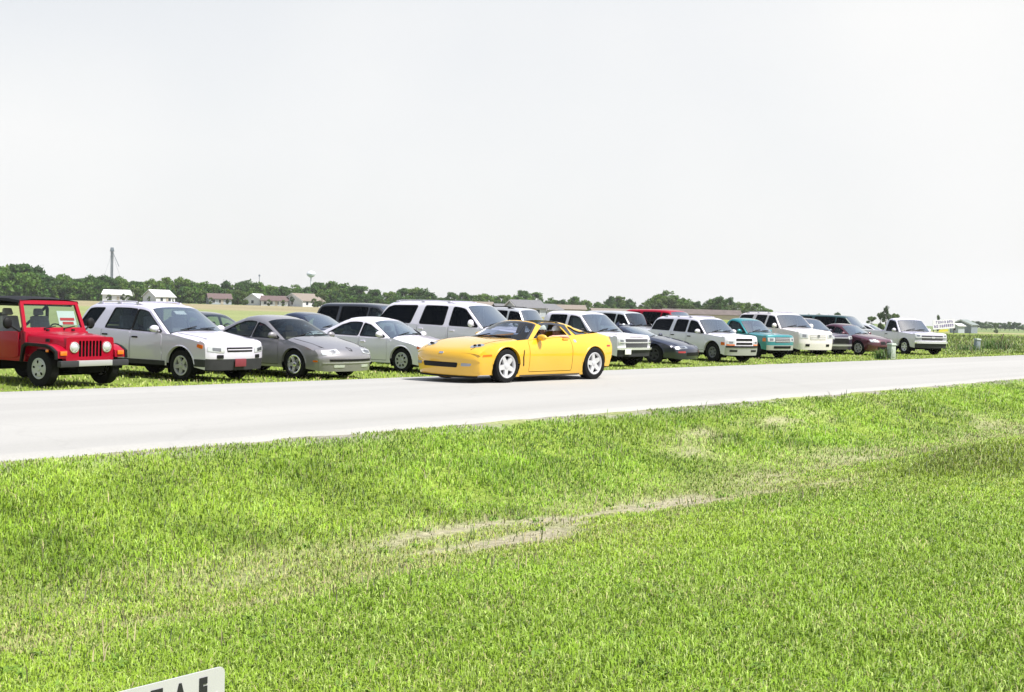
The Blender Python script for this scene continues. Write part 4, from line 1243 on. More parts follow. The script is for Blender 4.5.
# --- maroon saloon
S = sedan(maroon, 4.75, 1.79, 1.45, 2.8, .95, R=.325, cz=.98, nz=.74, cx=-.40, rk=.85, dx=-3.1, rr=-2.3,
    doors=[(-1.55, -.5, .3, 0), (-2.5, -1.58, .3, 0, .2)], windows=[(-1.55, -1.52, -.68, -1.28, g_mid), (-2.6, -2.2, -1.63, -1.6, g_tint)], rim_n=6, rim_mat=alloy, rim_r=.22)
c = Car('parked_saloon', 'maroon saloon with silver spoke wheels behind the pale utility pedestal', 'saloon', (17.0, 54.6), 33, S, ROW)
c.front('headlight', lamp, [(.42, .62), (.80, .62), (.80, .74), (.46, .72)], .012, .03, True)
c.front('grille', blackp, [(.04, .52), (.34, .52), (.34, .66), (.06, .66)], .006, .03, True)
c.front('air_intake', blackp, [(-.5, .28), (.5, .28), (.5, .40), (-.5, .40)], .006)

# --- silver pickup, the last of the row
S = pickup(palesilver, 5.75, 1.99, 1.83, 3.38, .97, -1.80, R=.385, cz=1.18, nz=1.10, cx=-.30, rk=.60, fbands=[(.60, 'front_bumper', greyp)], rim_n=6, rim_r=.22,
    doors=[(-1.60, -.48, .50, -.02)], windows=[(-1.52, -1.46, -.56, -.92, g_tint)], handle=blackp, mirror_h=.10)
c = Car('pickup_truck', 'pale silver pickup with broad chrome barred nose parked last beside the weeds', 'pickup', (20.65, 58.2), 18, S, ROW)
c.front('grille', charcoal, [(-.62, .74), (.62, .74), (.62, .98), (-.62, .98)], .006)
c.front('grille_bar', chrome, [(-.90, .855), (.90, .855), (.90, .90), (-.90, .90)], .03, .04)
c.front('headlight', lamp, [(.64, .90), (.93, .90), (.93, 1.02), (.64, 1.02)], .012, .03, True)
c.front('turn_signal', lamp_dim, [(.64, .76), (.93, .76), (.93, .85), (.64, .85)], .012, .03, True)
c.front('bumper_bar', chrome, [(-.95, .58), (.95, .58), (.95, .69), (-.95, .69)], .05, .06)
c.front('badge', chrome, [(-.10, .84), (.10, .84), (.10, .92), (-.10, .92)], .05)

# --- second row, seen over and between the first
S = sedan(darkred, 4.4, 1.72, 1.40, 2.6, .9, cz=.96, nz=.74, cx=-.38, rk=.8, dx=-3.0, rr=-2.4, windows=[(-1.6, -1.56, -.66, -1.22, g_clear), (-2.75, -2.35, -1.68, -1.64, g_clear)], wind_mat=g_clear, side_mat=g_clear,
    roof_mat=black, doors=[(-1.55, -.5, .3)], seat_back=.40)
c = Car('parked_hatchback', 'dark maroon hatchback with clear glass showing the field, far behind the silver crossover', 'hatchback', (-8.35, 35.4), 58, S, ROW)
S = sedan(navy, 4.8, 1.8, 1.46, 2.75, .95, cz=1.0, nz=.76, cx=-.40, rk=.9, dx=-3.1, rr=-2.25, doors=[(-1.55, -.5, .3), (-2.5, -1.58, .3, 0, .2)],
    windows=[(-1.55, -1.52, -.70, -1.32, g_tint), (-2.65, -2.2, -1.63, -1.6, g_mid)])
c = Car('parked_saloon', 'dark navy saloon behind the warm grey saloon roof', 'saloon', (-5.30, 36.6), 56, S, ROW)
S = suv(charcoal, 4.9, 1.92, 1.80, 3.0, .95, R=.34, cz=1.10, nz=.88, cx=-.10, rk=1.0, dr=.22, doors=[(-1.5, -.5, .42)],
    windows=[(-1.5, -1.46, -.45, -1.15, g_mid), (-2.7, -2.65, -1.62, -1.56, g_tint), (-3.75, -3.55, -2.86, -2.8, g_tint)])
c = Car('parked_minivan', 'dark charcoal minivan between navy saloon and long white wagon', 'minivan', (-3.35, 40.4), 64, S, ROW)
S = suv(silver, 4.4, 1.80, 1.80, 2.65, .85, R=.36, cz=1.12, nz=1.0, cx=-.35, rk=.45, dr=.06, rack=(-3.2, -1.1, blackp), rack_bars=(.15, .5, .85), doors=[(-1.3, -.5, .44), (-2.2, -1.34, .44)],
    windows=[(-1.28, -1.25, -.52, -.74, g_tint), (-2.1, -2.06, -1.40, -1.37, g_tint), (-3.3, -3.24, -2.28, -2.24, g_tint)])
c = Car('parked_suv', 'boxy silver four door wagon with black roof bars behind yellow sports car windshield', 'suv', (1.32, 43.6), 58, S, ROW)
S = suv(silver, 4.7, 1.85, 1.80, 2.8, .9, R=.36, cz=1.12, nz=1.0, cx=-.35, rk=.62, dr=.25, wind_mat=g_dark_wind, doors=[(-1.4, -.5, .44), (-2.3, -1.44, .44)],
    windows=[(-1.38, -1.34, -.55, -.92, g_tint), (-2.25, -2.18, -1.5, -1.46, g_tint), (-3.5, -3.3, -2.44, -2.36, g_tint)])
c = Car('parked_suv', 'silver wagon with dark windshield behind white crew cab pickup', 'suv', (6.25, 52.0), 46, S, ROW)
S = suv(red, 4.9, 1.92, 1.93, 3.0, .95, R=.36, cz=1.15, nz=.98, cx=-.25, rk=.8, dr=.2, doors=[(-1.5, -.5, .44)],
    windows=[(-1.48, -1.44, -.55, -1.05, g_tint), (-2.6, -2.55, -1.6, -1.56, g_tint), (-3.7, -3.55, -2.8, -2.74, g_tint)])
c = Car('parked_minivan', 'bright red minivan behind white four door wagon roof', 'minivan', (8.5, 52.8), 48, S, ROW)
S = suv(green, 5.6, 1.95, 1.92, 3.4, .95, R=.36, cz=1.15, nz=1.0, cx=-.1, rk=.8, dr=.1, doors=[(-1.5, -.5, .44)],
    windows=[(-1.48, -1.44, -.45, -.92, g_tint), (-2.9, -2.85, -1.6, -1.56, g_tint), (-4.3, -4.2, -3.1, -3.06, g_tint)])
c = Car('parked_van', 'long bottle green van behind plum crossover and maroon saloon', 'van', (21.0, 68.5), 50, S, ROW)
S = sedan(silver, 4.7, 1.78, 1.45, 2.7, .95, doors=[(-1.5, -.5, .3), (-2.5, -1.55, .3, 0, .2)], windows=[(-1.55, -1.52, -.68, -1.28, g_mid), (-2.6, -2.2, -1.63, -1.6, g_tint)])
c = Car('parked_saloon', 'silver saloon just behind the silver pickup bed', 'saloon', (24.3, 74.0), 60, S, ROW)

# --- the yellow sports car on the road
Y = dict(paint=yellow, L=4.435, W=1.844, H=1.25, wb=2.685, foh=.945, R=.332, R2=.345, A=(-.35, .85), gz=.030,
    hood=[(-.35, .865, 0, .0, .035), (.10, .83, .4, .0, .035), (.50, .75, .3, .0, .04), (.84, .645, .12, .06, .055), (.945, .53, .10, .17, .10), (.965, .36, .06, .20, .14), (.95, .20, .05, .20, .15), (.91, .105, 0, .20, .15)], sweep=.12, seams=True,
    tail=[(-3.38, .20, 0, .10, .06), (-3.50, .42, .08, .12, .08), (-3.52, .82, .05, .12, .06), (-3.46, .985, .05, .07, .04), (-3.0, 1.02, 0, .0, .035)],
    cab=[(-2.95, 1.00, 0, .03, .03), (-2.55, 1.10, .4, .05, .05), (-2.08, 1.225, .3, .025, .035), (-1.60, 1.255, .3, .02, .03), (-1.22, 1.23, .10, .045, .03), (-.35, .86, 0, .17, .02)],
    Bx=-1.22, Cx=-2.12, lean=.28, sill=.115, zmax=.60, tum=.09, tuck=.10, flare=.028, waist=.035, pf=.07, pr=.07, arch=.045, rail=.04, sillz=.005, belt_rise=0,
    targa=(-2.02, -1.27), targa_mat=g_roof, roof_mat=yellow, frame_mat=gloss_black, hatch=True, no_lining=True,
    doors=[(-1.98, -.66, .20, .02)], windows=[(-1.98, -1.88, -.86, -1.37, 'open'), (-2.80, -2.58, -2.25, -2.14, g_wind)],
    rim_mat=alloy, rim_n=5, rim_r=.232, tw=.26, inset=.0, rear_seats=False, seat_x=-1.94, seat_h=.08, seat_back=.50, mirror_x=-1.02, mirror_up=.02, mirror_h=.065, handle_drop=.06, side_mat=g_mid, wind_mat=g_vette, trim=blackp)
c = Car('sports_car', 'yellow two seat sports car with open roof panels driving along the pale road', 'sports car', (-.14 + NX * .82, 22.50 + NY * .82), -43.4, Y)
vette = c
c.front('air_intake', blackp, [(-.46, .30), (.46, .30), (.48, .395), (-.48, .395)], .004, .02, r=.03)
c.front('fog_light', lamp_dim, [(.56, .33), (.74, .335), (.76, .385), (.56, .39)], .006, .02, True)
c.front('splitter', blackp, [(-.80, .108), (.80, .108), (.80, .145), (-.80, .145)], .012, .04, r=0)
for sg in (1, -1):
    mb = MB(); patch(mb, round_poly([(.42, .60 * sg), (.60, .50 * sg), (.69, .58 * sg), (.60, .74 * sg), (.46, .76 * sg)], .03), c.hood_map(), .005, .02); c.part(mb, 'headlight', lamp_dim)
    mb = MB()
    for q in ((.57, .60), (.53, .68)):
        p, n_ = c.hood.by_x(q[0], q[1] * sg); mb.ball(p + Vector((.01, 0, .012)), (.035, .035, .02), 6)
    c.part(mb, 'lamp_bulb', blackp)
c.side('turn_signal', amber, [(.42, .53), (.66, .515), (.64, .555), (.42, .565)], .004, .02, r=.01)
c.side('vent_shade', blackp, [(-.475, .32), (-.445, .50), (-.475, .64), (-.495, .65), (-.48, .50), (-.505, .33)], .003, .02, r=.01)  # black patch: shade of the fender vent painted on, no recess cut
c.side('rocker_strip', gloss_black, [(-2.25, .118), (-.42, .118), (-.42, .145), (-2.25, .145)], .01, .03, r=0)
xs_ = np.linspace(-1.27, -2.09, 8)
rail_ = [(x, c.ztop(x) - .002) for x in xs_] + [(-2.10, 1.02), (-2.11, .93), (-2.04, .91), (-1.94, 1.10)] + [(x, c.ztop(x) - .047) for x in (-1.86, -1.70, -1.50, -1.34)]
c.side('roof_rail', gloss_black, rail_, .006, .02, r=0, cabin=True)
c.side('side_badge', chrome, [(-2.14, .79), (-2.06, .79), (-2.06, .85), (-2.14, .85)], .004, .01)
c.front('badge', chrome, [(-.06, .555), (.06, .555), (.06, .59), (-.06, .59)], .006, .02)
c.side('side_marker', redl, [(-3.26, .70), (-3.14, .70), (-3.14, .735), (-3.26, .735)], .004)
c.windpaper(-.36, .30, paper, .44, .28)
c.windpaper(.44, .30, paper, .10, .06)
# ------------------------------------------------------------------ red open-top four wheel drive (flat panels, separate fenders)
def jeep(at, heading):
    root = empty('off_road_car', (at[0], at[1], ter(*at)), R_(heading - 90))
    tag(root, 'red open sided four wheel drive with black cloth roof and slotted grille', 'off-road car', ROW)
    def P(mb, name, mat, par=root, **k): return mb.build(name, mat, par, **k)
    b = MB()                                           # tub with the door opening, then hood and cowl
    b.prism([(-2.72, .56), (-.52, .56), (-.52, 1.12), (-.62, 1.14), (-.66, .98), (-.95, .72), (-1.45, .72), (-1.58, 1.10), (-2.72, 1.10)], 'y', -.74, -.70)
    b.prism([(-2.72, .56), (-.52, .56), (-.52, 1.12), (-.62, 1.14), (-.66, .98), (-.95, .72), (-1.45, .72), (-1.58, 1.10), (-2.72, 1.10)], 'y', .70, .74)
    b.box((-2.74, 0, .83), (.05, 1.48, .54)); b.box((-1.62, 0, .58), (2.2, 1.40, .05))
    b.prism([(-.50, .60), (-.50, 1.14), (-.66, 1.16), (-.66, .60)], 'y', -.74, .74)
    P(b, 'body', red, bevel=.018)
    h = MB(); rows = []
    for x, wd, zt in ((-.52, .70, 1.145), (-.30, .675, 1.135), (0, .635, 1.115), (.25, .60, 1.09), (.38, .58, 1.07), (.42, .57, 1.035)):
        rows.append([(x, -wd, .66), (x, -wd, zt - .10), (x, -wd + .02, zt - .055), (x, -wd + .07, zt - .025), (x, -wd * .5, zt), (x, 0, zt + .008), (x, wd * .5, zt), (x, wd - .07, zt - .025), (x, wd - .02, zt - .055), (x, wd, zt - .10), (x, wd, .66)])
    h.grid(rows); P(h, 'hood', red)
    lt = MB()
    for sg in (-1, 1): lt.box((.05, sg * .665, .99), (.09, .03, .06)); lt.box((-.42, sg * .30, 1.17), (.05, .05, .04))
    P(lt, 'hood_latch', blackp)
    g = MB(); pl = round_poly([(-.58, .60), (.58, .60), (.56, 1.06), (-.56, 1.06)], .06)
    V, T = tri_poly(dens(pl, .1), [round_poly([(y - .027, .68), (y + .027, .68), (y + .027, .99), (y - .027, .99)], .022) for y in (-.243, -.162, -.081, 0, .081, .162, .243)], .1)
    g.add([(.46, y, z) for y, z in V], T); n = len(dens(pl, .1)); q = dens(pl, .1)
    g.grid([[(.46, y, z) for y, z in q + q[:1]], [(.36, y, z) for y, z in q + q[:1]]])
    gr = P(g, 'grille', red)
    P(MB().box((.40, 0, .84), (.02, .80, .36)), 'radiator', well_m, gr)
    for sg in (-1, 1):
        hl = MB().lathe([(.001, .045), (.05, .04), (.078, .028), (.09, .012)], 'x', 20, (.455, sg * .385, .865)); o = P(hl, 'headlight', lamp)
        P(MB().lathe([(.088, .0), (.090, .024), (.106, .022), (.110, .0)], 'x', 22, (.457, sg * .385, .865)), 'bezel', chrome, o)
        # flat-topped fender
        prof = [(-.50, .70), (-.44, .90), (-.36, .935), (.22, .92), (.36, .88), (.50, .80), (.515, .66), (.47, .66), (.45, .78), (.32, .84), (.20, .875), (-.34, .89), (-.40, .86), (-.46, .70)]
        P(MB().prism(prof, 'y', sg * .56, sg * .80), 'fender', red, bevel=.012)
        fl = [(-.52, .56), (-.46, .88), (-.36, .94), (.22, .925), (.37, .885), (.52, .80), (.53, .64), (.50, .64), (.48, .77), (.35, .83), (.20, .865), (-.33, .88), (-.40, .84), (-.47, .56)]
        P(MB().prism(fl, 'y', sg * .80, sg * .865), 'fender_flare', blackp, bevel=.01)
        P(MB().box((.525, sg * .68, .755), (.03, .15, .085)), 'turn_signal', amber, bevel=.01)
        P(MB().box((.30, sg * .868, .80), (.07, .02, .05)), 'side_marker', amber, bevel=.006)
        rf = [(-2.92, .62), (-2.86, .86), (-2.72, .95), (-2.05, .95), (-1.92, .86), (-1.86, .62), (-1.91, .62), (-1.97, .83), (-2.08, .90), (-2.70, .90), (-2.81, .83), (-2.87, .62)]
        P(MB().prism(rf, 'y', sg * .70, sg * .865), 'fender_flare', blackp, bevel=.01)
        d = MB().prism([(-.68, .66), (-.68, 1.14), (-1.52, 1.12), (-1.46, .72), (-1.30, .62), (-.80, .62)], 'y', sg * .735, sg * .765); d = P(d, 'door', red, bevel=.012)
        P(MB().box((-1.38, sg * .775, 1.02), (.13, .03, .04)), 'handle', blackp, d)
        m = MB().ball((-.72, sg * .98, 1.30), (.05, .10, .115), 8); m.tube([(-.66, sg * .76, 1.14), (-.70, sg * .92, 1.24)], .018, 6); P(m, 'mirror', blackp)
        w_ = MB().box((-.26, sg * .52, .80), (.62, .30, .02)); P(w_, 'inner_fender', well_m)
    # windshield frame
    a = Vector((-.58, 0, 1.13)); t = Vector((-.80, 0, 1.74)); hw0, hw1 = .735, .675
    def W(y, s): 
        p = a + (t - a) * s; return Vector((p.x, y * (hw0 + (hw1 - hw0) * s), p.z))
    rot = Matrix.Rotation(-math.atan2(t.x - a.x, t.z - a.z) * -1, 3, 'Y')
    f = MB()
    ol = [(-1, 0), (1, 0), (1, 1), (-1, 1)]; il = [(-.90, .13), (.90, .13), (.89, .88), (-.89, .88)]
    nrm = Vector((t.z - a.z, 0, -(t.x - a.x))).normalized()
    for off in (.025, -.025):
        f.add([W(*p) + nrm * off for p in ol + il], [(0, 1, 5, 4), (1, 2, 6, 5), (2, 3, 7, 6), (3, 0, 4, 7)])
    for L_ in (ol, il): f.grid([[W(*p) + nrm * .025 for p in L_ + L_[:1]], [W(*p) - nrm * .025 for p in L_ + L_[:1]]])
    P(f, 'windshield_frame', red)
    ws = P(MB().add([W(*p) for p in il], [(0, 1, 2, 3)]), 'windshield', g_clear)
    P(MB().box(W(.52, .46) - nrm * .02, (.30, .42, .004), Matrix((Vector((0, 1, 0)), (t - a).normalized(), Vector((0, 1, 0)).cross((t - a).normalized()))).transposed() @ Matrix.Rotation(PI / 2, 3, 'Z')), 'paper_notice', paper)
    mb = MB(); r3 = Matrix((Vector((0, 1, 0)), (t - a).normalized(), nrm)).transposed()
    for k in range(2): mb.box(W(.52, .42 - .13 * k) - nrm * .012, (.34 - .08 * k, .055, .003), r3)
    P(mb, 'notice_print', redink)
    mb = MB()
    for y in (-.35, .28): mb.tube([W(y, .1) + nrm * .03, W(y + .38, .17) + nrm * .03], .010, 5); mb.tube([W(y, .05) + nrm * .03, W(y, .1) + nrm * .04], .018, 5)
    P(mb, 'wiper', blackp)
    rb = MB()
    for sg in (-1, 1): rb.tube([(-1.62, sg * .62, .7), (-1.62, sg * .62, 1.58), (-1.62, sg * .56, 1.68)], .035, 8); rb.tube([(-1.62, sg * .58, 1.66), (-.86, sg * .60, 1.66)], .03, 8); rb.tube([(-1.62, sg * .6, 1.62), (-2.55, sg * .60, 1.05)], .03, 8)
    rb.tube([(-1.62, -.6, 1.67), (-1.62, .6, 1.67)], .035, 8); P(rb, 'roll_bar', blackp)
    tp = MB(); tp.grid([[(x, -.70, z - .06), (x, -.68, z - .01), (x, -.4, z + .025), (x, 0, z + .03), (x, .4, z + .025), (x, .68, z - .01), (x, .70, z - .06)] for x, z in ((-.76, 1.75), (-1.1, 1.785), (-1.6, 1.80), (-2.2, 1.79), (-2.75, 1.75), (-2.80, 1.67))]); P(tp, 'cloth_top', blackp)
    for sg in (-1, 1):
        s_ = MB(); seat_mb(s_, (-1.38, sg * .36, .78), .46, .60); P(s_, 'seat', seat_grey, bevel=.03)
    s_ = MB(); seat_mb(s_, (-2.2, 0, .78), 1.0, .5); P(s_, 'seat', seat_grey, bevel=.03)
    dsh = MB().box((-.72, 0, 1.06), (.18, 1.36, .18)); P(dsh, 'dashboard', blackp, bevel=.03)
    sw = MB(); c0 = Vector((-.95, .36, 1.12)); r2 = Matrix.Rotation(R_(-30), 3, 'Y')
    sw.tube([c0 + r2 @ Vector((0, .18 * math.cos(k * PI / 10), .18 * math.sin(k * PI / 10))) for k in range(21)], .015, 6, False); sw.tube([c0, c0 + Vector((.25, 0, -.1))], .02, 6); sw.tube([c0 + r2 @ Vector((0, -.17, 0)), c0 + r2 @ Vector((0, .17, 0))], .014, 6); P(sw, 'steering_wheel', blackp)
    bp_ = MB().box((.58, 0, .56), (.10, .80, .11)); P(bp_, 'bumper', silverp, bevel=.012)
    for sg in (-1, 1): P(MB().box((.57, sg * .60, .555), (.11, .42, .12)), 'bumper_end', greyp, bevel=.02)
    ub = MB().box((-1.1, 0, .46), (3.2, .62, .18)); ub.tube([(0, -.60, .36), (0, .60, .36)], .06, 8); ub.tube([(-2.37, -.60, .36), (-2.37, .60, .36)], .06, 8); ub.box((.1, 0, .62), (.6, .8, .3)); P(ub, 'chassis', well_m)
    for ch in root.children: ch.location.z -= .09
    for ax in (0, -2.37):
        for sg in (-1, 1): add_wheel(root, ax, sg * .725, .36, .21, .20, 'cover', 5, silverp, sg > 0)
    sp = MB()
    t_, r_, b_ = wheel_meshes(.37, .235, .20, 'cover', 5, silverp); o = link('spare_wheel', t_, root); o.location = (-2.92, .08, .98); o.rotation_euler = (0, 0, -PI / 2); link('rim', r_, o)
    return root
jeep((-8.62, 22.65), 60)

# ------------------------------------------------------------------ the two people in the sports car
skin_m = principled('sunburnt skin', (.56, .31, .22), rough=.55, vary=.08)
shirt_red = principled('red shirt cloth', (.40, .02, .03), rough=.85, vary=.1)
shirt_dark = principled('dark red shirt cloth', (.20, .02, .03), rough=.85, vary=.1)
cap_m = principled('white cap cloth', (.78, .77, .74), rough=.85)
hair_m = principled('brown hair', (.05, .03, .02), rough=.8)
def skinned(verts, edges, name):
    """one continuous body grown round a skeleton; verts: (x, y, z, radius)"""
    me = bpy.data.meshes.new(name); me.from_pydata([v[:3] for v in verts], edges, [])
    ob = bpy.data.objects.new(name, me); COL.objects.link(ob)
    ob.modifiers.new('skin', 'SKIN')
    for i, v in enumerate(verts):
        sv = me.skin_vertices[0].data[i]; sv.radius = (v[3], v[3] if len(v) < 5 else v[4]); sv.use_root = i == 0
    ss = ob.modifiers.new('smooth', 'SUBSURF'); ss.levels = 1; ss.render_levels = 1
    dg = bpy.context.evaluated_depsgraph_get(); dg.update()
    m2 = bpy.data.meshes.new_from_object(ob.evaluated_get(dg)); m2.name = name
    bpy.data.objects.remove(ob); bpy.data.meshes.remove(me)
    m2.polygons.foreach_set('use_smooth', [True] * len(m2.polygons))
    return m2
def person(label, base, rz, shirt, left_hand, left_elbow, right_hand, right_elbow, turn=0.0, group=None):
    root_loc = base
    sk = [(0, 0, .0, .13), (-.05, 0, .18, .125), (-.10, 0, .36, .135), (-.12, 0, .47, .075), (-.10, 0, .54, .052), (-.085, 0, .60, .060), (-.075, 0, .66, .088), (-.08, 0, .73, .092), (-.085, 0, .775, .06),
          (.06, .10, -.01, .085), (.42, .12, .12, .065), (.80, .12, .0, .045), (.90, .12, .02, .04), (.06, -.10, -.01, .085), (.42, -.12, .12, .065), (.80, -.12, .0, .045), (.90, -.12, .02, .04)]
    ed = [(0, 1), (1, 2), (2, 3), (3, 4), (4, 5), (5, 6), (6, 7), (7, 8), (0, 9), (9, 10), (10, 11), (11, 12), (0, 13), (13, 14), (14, 15), (15, 16)]
    sh = [(0, 0, .06, .145), (-.05, 0, .18, .142), (-.10, 0, .36, .152), (-.115, 0, .455, .085)]; se = [(0, 1), (1, 2), (2, 3)]
    for sg, hand, elbow in ((1, left_hand, left_elbow), (-1, right_hand, right_elbow)):
        o = len(sk); s0 = Vector((-.11, sg * .185, .42)); e = Vector(elbow); hnd = Vector(hand); dv = (hnd - e).normalized()
        side = dv.cross(Vector((0, 0, 1))).normalized(); upv = side.cross(dv)
        sk += [(*s0, .065), (*((s0 + e) / 2), .052), (*e, .043), (*((e + hnd) / 2), .038), (*hnd, .026), (*(hnd + dv * .07), .034)]
        ed += [(2, o)] + [(o + k, o + k + 1) for k in range(5)]
        palm = hnd + dv * .08
        for k, (off, ln) in enumerate(((-.030, .060), (-.010, .075), (.010, .070), (.030, .055))):
            p0 = palm + side * off; p1 = palm + side * off * 1.2 + dv * ln * .6 - upv * .01; p2 = p1 + dv * ln * .4 - upv * .03
            n0 = len(sk); sk += [(*p0, .010), (*p1, .009), (*p2, .008)]; ed += [(o + 5, n0), (n0, n0 + 1), (n0 + 1, n0 + 2)]
        n0 = len(sk); q = hnd + dv * .03 + side * (.035 * sg); sk += [(*q, .011), (*(q + dv * .045 + side * .02 * sg - upv * .01), .010)]; ed += [(o + 4, n0), (n0, n0 + 1)]
        so_ = len(sh); sh += [(*s0, .080), (*((s0 * .45 + e * .55)), .066)]; se += [(2, so_), (so_, so_ + 1)]
    bodym = skinned(sk, ed, 'person_body')
    # face: nose, eyes, ears added to the same mesh
    bm = bmesh.new(); bm.from_mesh(bodym)
    def blob(c, r): 
        v = bmesh.ops.create_uvsphere(bm, u_segments=10, v_segments=7, radius=1)['verts']
        for p in v: p.co = Vector((p.co.x * r[0], p.co.y * r[1], p.co.z * r[2])) + Vector(c)
    blob((.012, 0, .672), (.022, .016, .026)); blob((-.08, .088, .68), (.018, .012, .032)); blob((-.08, -.088, .68), (.018, .012, .032)); blob((-.01, 0, .612), (.025, .03, .02))
    for f in bm.faces: f.smooth = True
    bm.to_mesh(bodym); bm.free(); bodym.materials.append(skin_m)
    ob = link('person', bodym); ob.location = base; ob.rotation_euler = (0, 0, rz)
    tag(ob, label, 'person', group)
    sm = skinned(sh, se, 'shirt'); sm.materials.append(shirt); link('shirt', sm, ob)
    e_ = MB()
    for sg in (-1, 1): e_.ball((.004, sg * .034, .695), (.010, .014, .009), 6)
    e_.build('eyes', darkink, ob); MB().box((.004, 0, .638), (.012, .045, .007)).build('mouth', redl, ob)
    c = MB(); P = []
    for i in range(8):
        th = PI / 2 * i / 7
        P.append([(-.078 + .112 * math.cos(th) * math.cos(k * PI / 10), .102 * math.cos(th) * math.sin(k * PI / 10), .715 + .115 * math.sin(th)) for k in range(20)])
    c.grid(P, close_v=True)
    c.prism([(.02, -.075), (.10, -.06), (.125, 0), (.10, .06), (.02, .075)], 'z', .712, .722)
    c.build('cap', cap_m, ob)
    hr = MB(); hr.grid([[(-.085 - .10 * math.cos(a), .098 * math.sin(a), z) for a in [R_(-80) + R_(160) * k / 10 for k in range(11)]] for z in (.72, .67, .63)]); hr.build('hair', hair_m, ob)
    return ob
def in_car(root, p):
    rot = Matrix.Rotation(root.rotation_euler.z, 3, 'Z'); return root.location + rot @ Vector(p)
person('driver in white cap and red shirt with bare arm on the sports car door', in_car(vette.root, (-1.98, .37, .305)), vette.root.rotation_euler.z, shirt_red,
       (.35, .33, .60), (.07, .45, .60), (.42, -.10, .50), (.12, -.26, .32), group=None)
person('passenger in white cap and dark red shirt in the far sports car seat', in_car(vette.root, (-2.16, -.22, .31)), vette.root.rotation_euler.z, shirt_dark,
       (.36, .16, .22), (.10, .26, .24), (.36, -.16, .22), (.10, -.27, .26))

# ------------------------------------------------------------------ small things by the road
def gz(x, y): return ter(x, y)
ped_m = principled('weathered pale green plastic', (.42, .47, .42), rough=.6, vary=.12, vscale=6)
ped_g = principled('weathered blue grey metal', (.23, .27, .30), rough=.5, vary=.15, vscale=6)
def pedestal(px, Y, h, wd, m, label, rz, tilt=0.0):
    x = (px - 512) / F_PX * Y
    r = empty('utility_pedestal', (x, Y, gz(x, Y)), R_(rz)); r.rotation_euler.y = tilt
    tag(r, label, 'utility pedestal', 'telephone pedestals on the verge')
    MB().box((0, 0, h * .46), (wd, wd * .8, h * .92), taper=(.96, .96)).build('housing', m, r, bevel=.015)
    MB().box((0, 0, h * .95), (wd * 1.16, wd, h * .12), taper=(.8, .8)).build('lid', ped_m, r, bevel=.02)
    MB().box((0, -wd * .41, h * .42), (wd * .7, .02, h * .5)).build('panel', m, r, bevel=.008)
pedestal(891.5, 48.5, .70, .30, ped_m, 'pale green telephone pedestal in grass in front of maroon saloon', 35)
pedestal(976.5, 67.5, .74, .30, ped_g, 'blue grey telephone pedestal with pale lid standing among weeds', 20, R_(5))
Yp = 74; xp = (1001 - 512) / F_PX * Yp
MB().tube([(0, 0, -.2), (.14, .02, .45), (.30, .05, .98)], [.045, .04, .035], 7).build('fence_post', principled('grey weathered wood', (.16, .12, .09), rough=.9, vary=.3, vscale=12)).location = (xp - .15, Yp, gz(xp, Yp))
tag(bpy.data.objects['fence_post'], 'leaning weathered wooden post among the weeds past the blue grey pedestal', 'post')

# grass clumps round the first pedestal and along the verge
r = np.random.default_rng(301)
def clump(px, Y, n, spread, h0, h1, seed, label, name='grass_clump'):
    x0 = (px - 512) / F_PX * Y
    r = np.random.default_rng(seed)
    x = x0 + r.normal(0, spread, n); y = Y + r.normal(0, spread, n)
    col = np.array([[.085, .175, .022]]) * r.uniform(.6, 1.4, (n, 1)); dd = r.uniform(0, 1, n) < .15; col[dd] = np.array([[.30, .26, .12]])
    o = blades(name, x, y, r.uniform(h0, h1, n), np.full(n, .028), col, lean=.7, seed=seed)
    tag(o, label, 'grass', 'tall grass clumps on the verge'); return o
clump(883.5, 48.6, 320, .16, .3, .62, 5, 'tall grass clump growing against the pale green pedestal')
clump(996, 71.5, 700, .55, .35, .95, 6, 'broad tall weed clump beneath leaning wooden post')
clump(969, 67.0, 300, .32, .2, .5, 8, 'low dry grass clump beside the blue grey pedestal')

# yard sign close to the camera, parallel to the road
sx_, sy_ = -.87, 3.55
sgn = empty('yard_sign', (sx_, sy_, gz(sx_, sy_)), PI / 2 - TH)
tag(sgn, 'white yard sign with black capital letters standing in the near lawn', 'sign')
sign_white = principled('white sign plastic', (.47, .465, .485), rough=.45, vary=.02)
pl = round_poly([(-.62, .22), (0, .22), (0, .574), (-.62, .574)], .022, 5)
MB().prism(pl, 'y', -.003, .003).build('board', sign_white, sgn, ang=30)
for xs in (-.50, -.12): MB().tube([(xs, .008, -.12), (xs, .008, .42)], .005, 6).build('stake', steel, sgn)
def lettering(txt, x, z, size, par, mat, thick=.0012, y=-.0045, off=.006):
    cu = bpy.data.curves.new('letter', 'FONT'); cu.body = txt; cu.size = size; cu.extrude = thick; cu.align_x = 'CENTER'; cu.offset = off
    o = bpy.data.objects.new('letter', cu); COL.objects.link(o)
    dg = bpy.context.evaluated_depsgraph_get(); dg.update()
    me = bpy.data.meshes.new_from_object(o.evaluated_get(dg)); bpy.data.objects.remove(o); bpy.data.curves.remove(cu)
    me.materials.clear(); me.materials.append(mat)
    o = link('letter', me, par); o.location = (x, y, z); o.rotation_euler = (PI / 2, 0, 0); o.scale = (.58, 1, 1); return o
for ch, xo in (('T', -.237), ('A', -.158), ('F', -.079)): lettering(ch, xo, .482, .098, sgn, darkink)
MB().lathe([(.001, -.0065), (.007, -.006), (.008, -.003)], 'y', 12, (-.030, 0, .492)).build('rivet', silverp, sgn)
HAZE = 0.00012
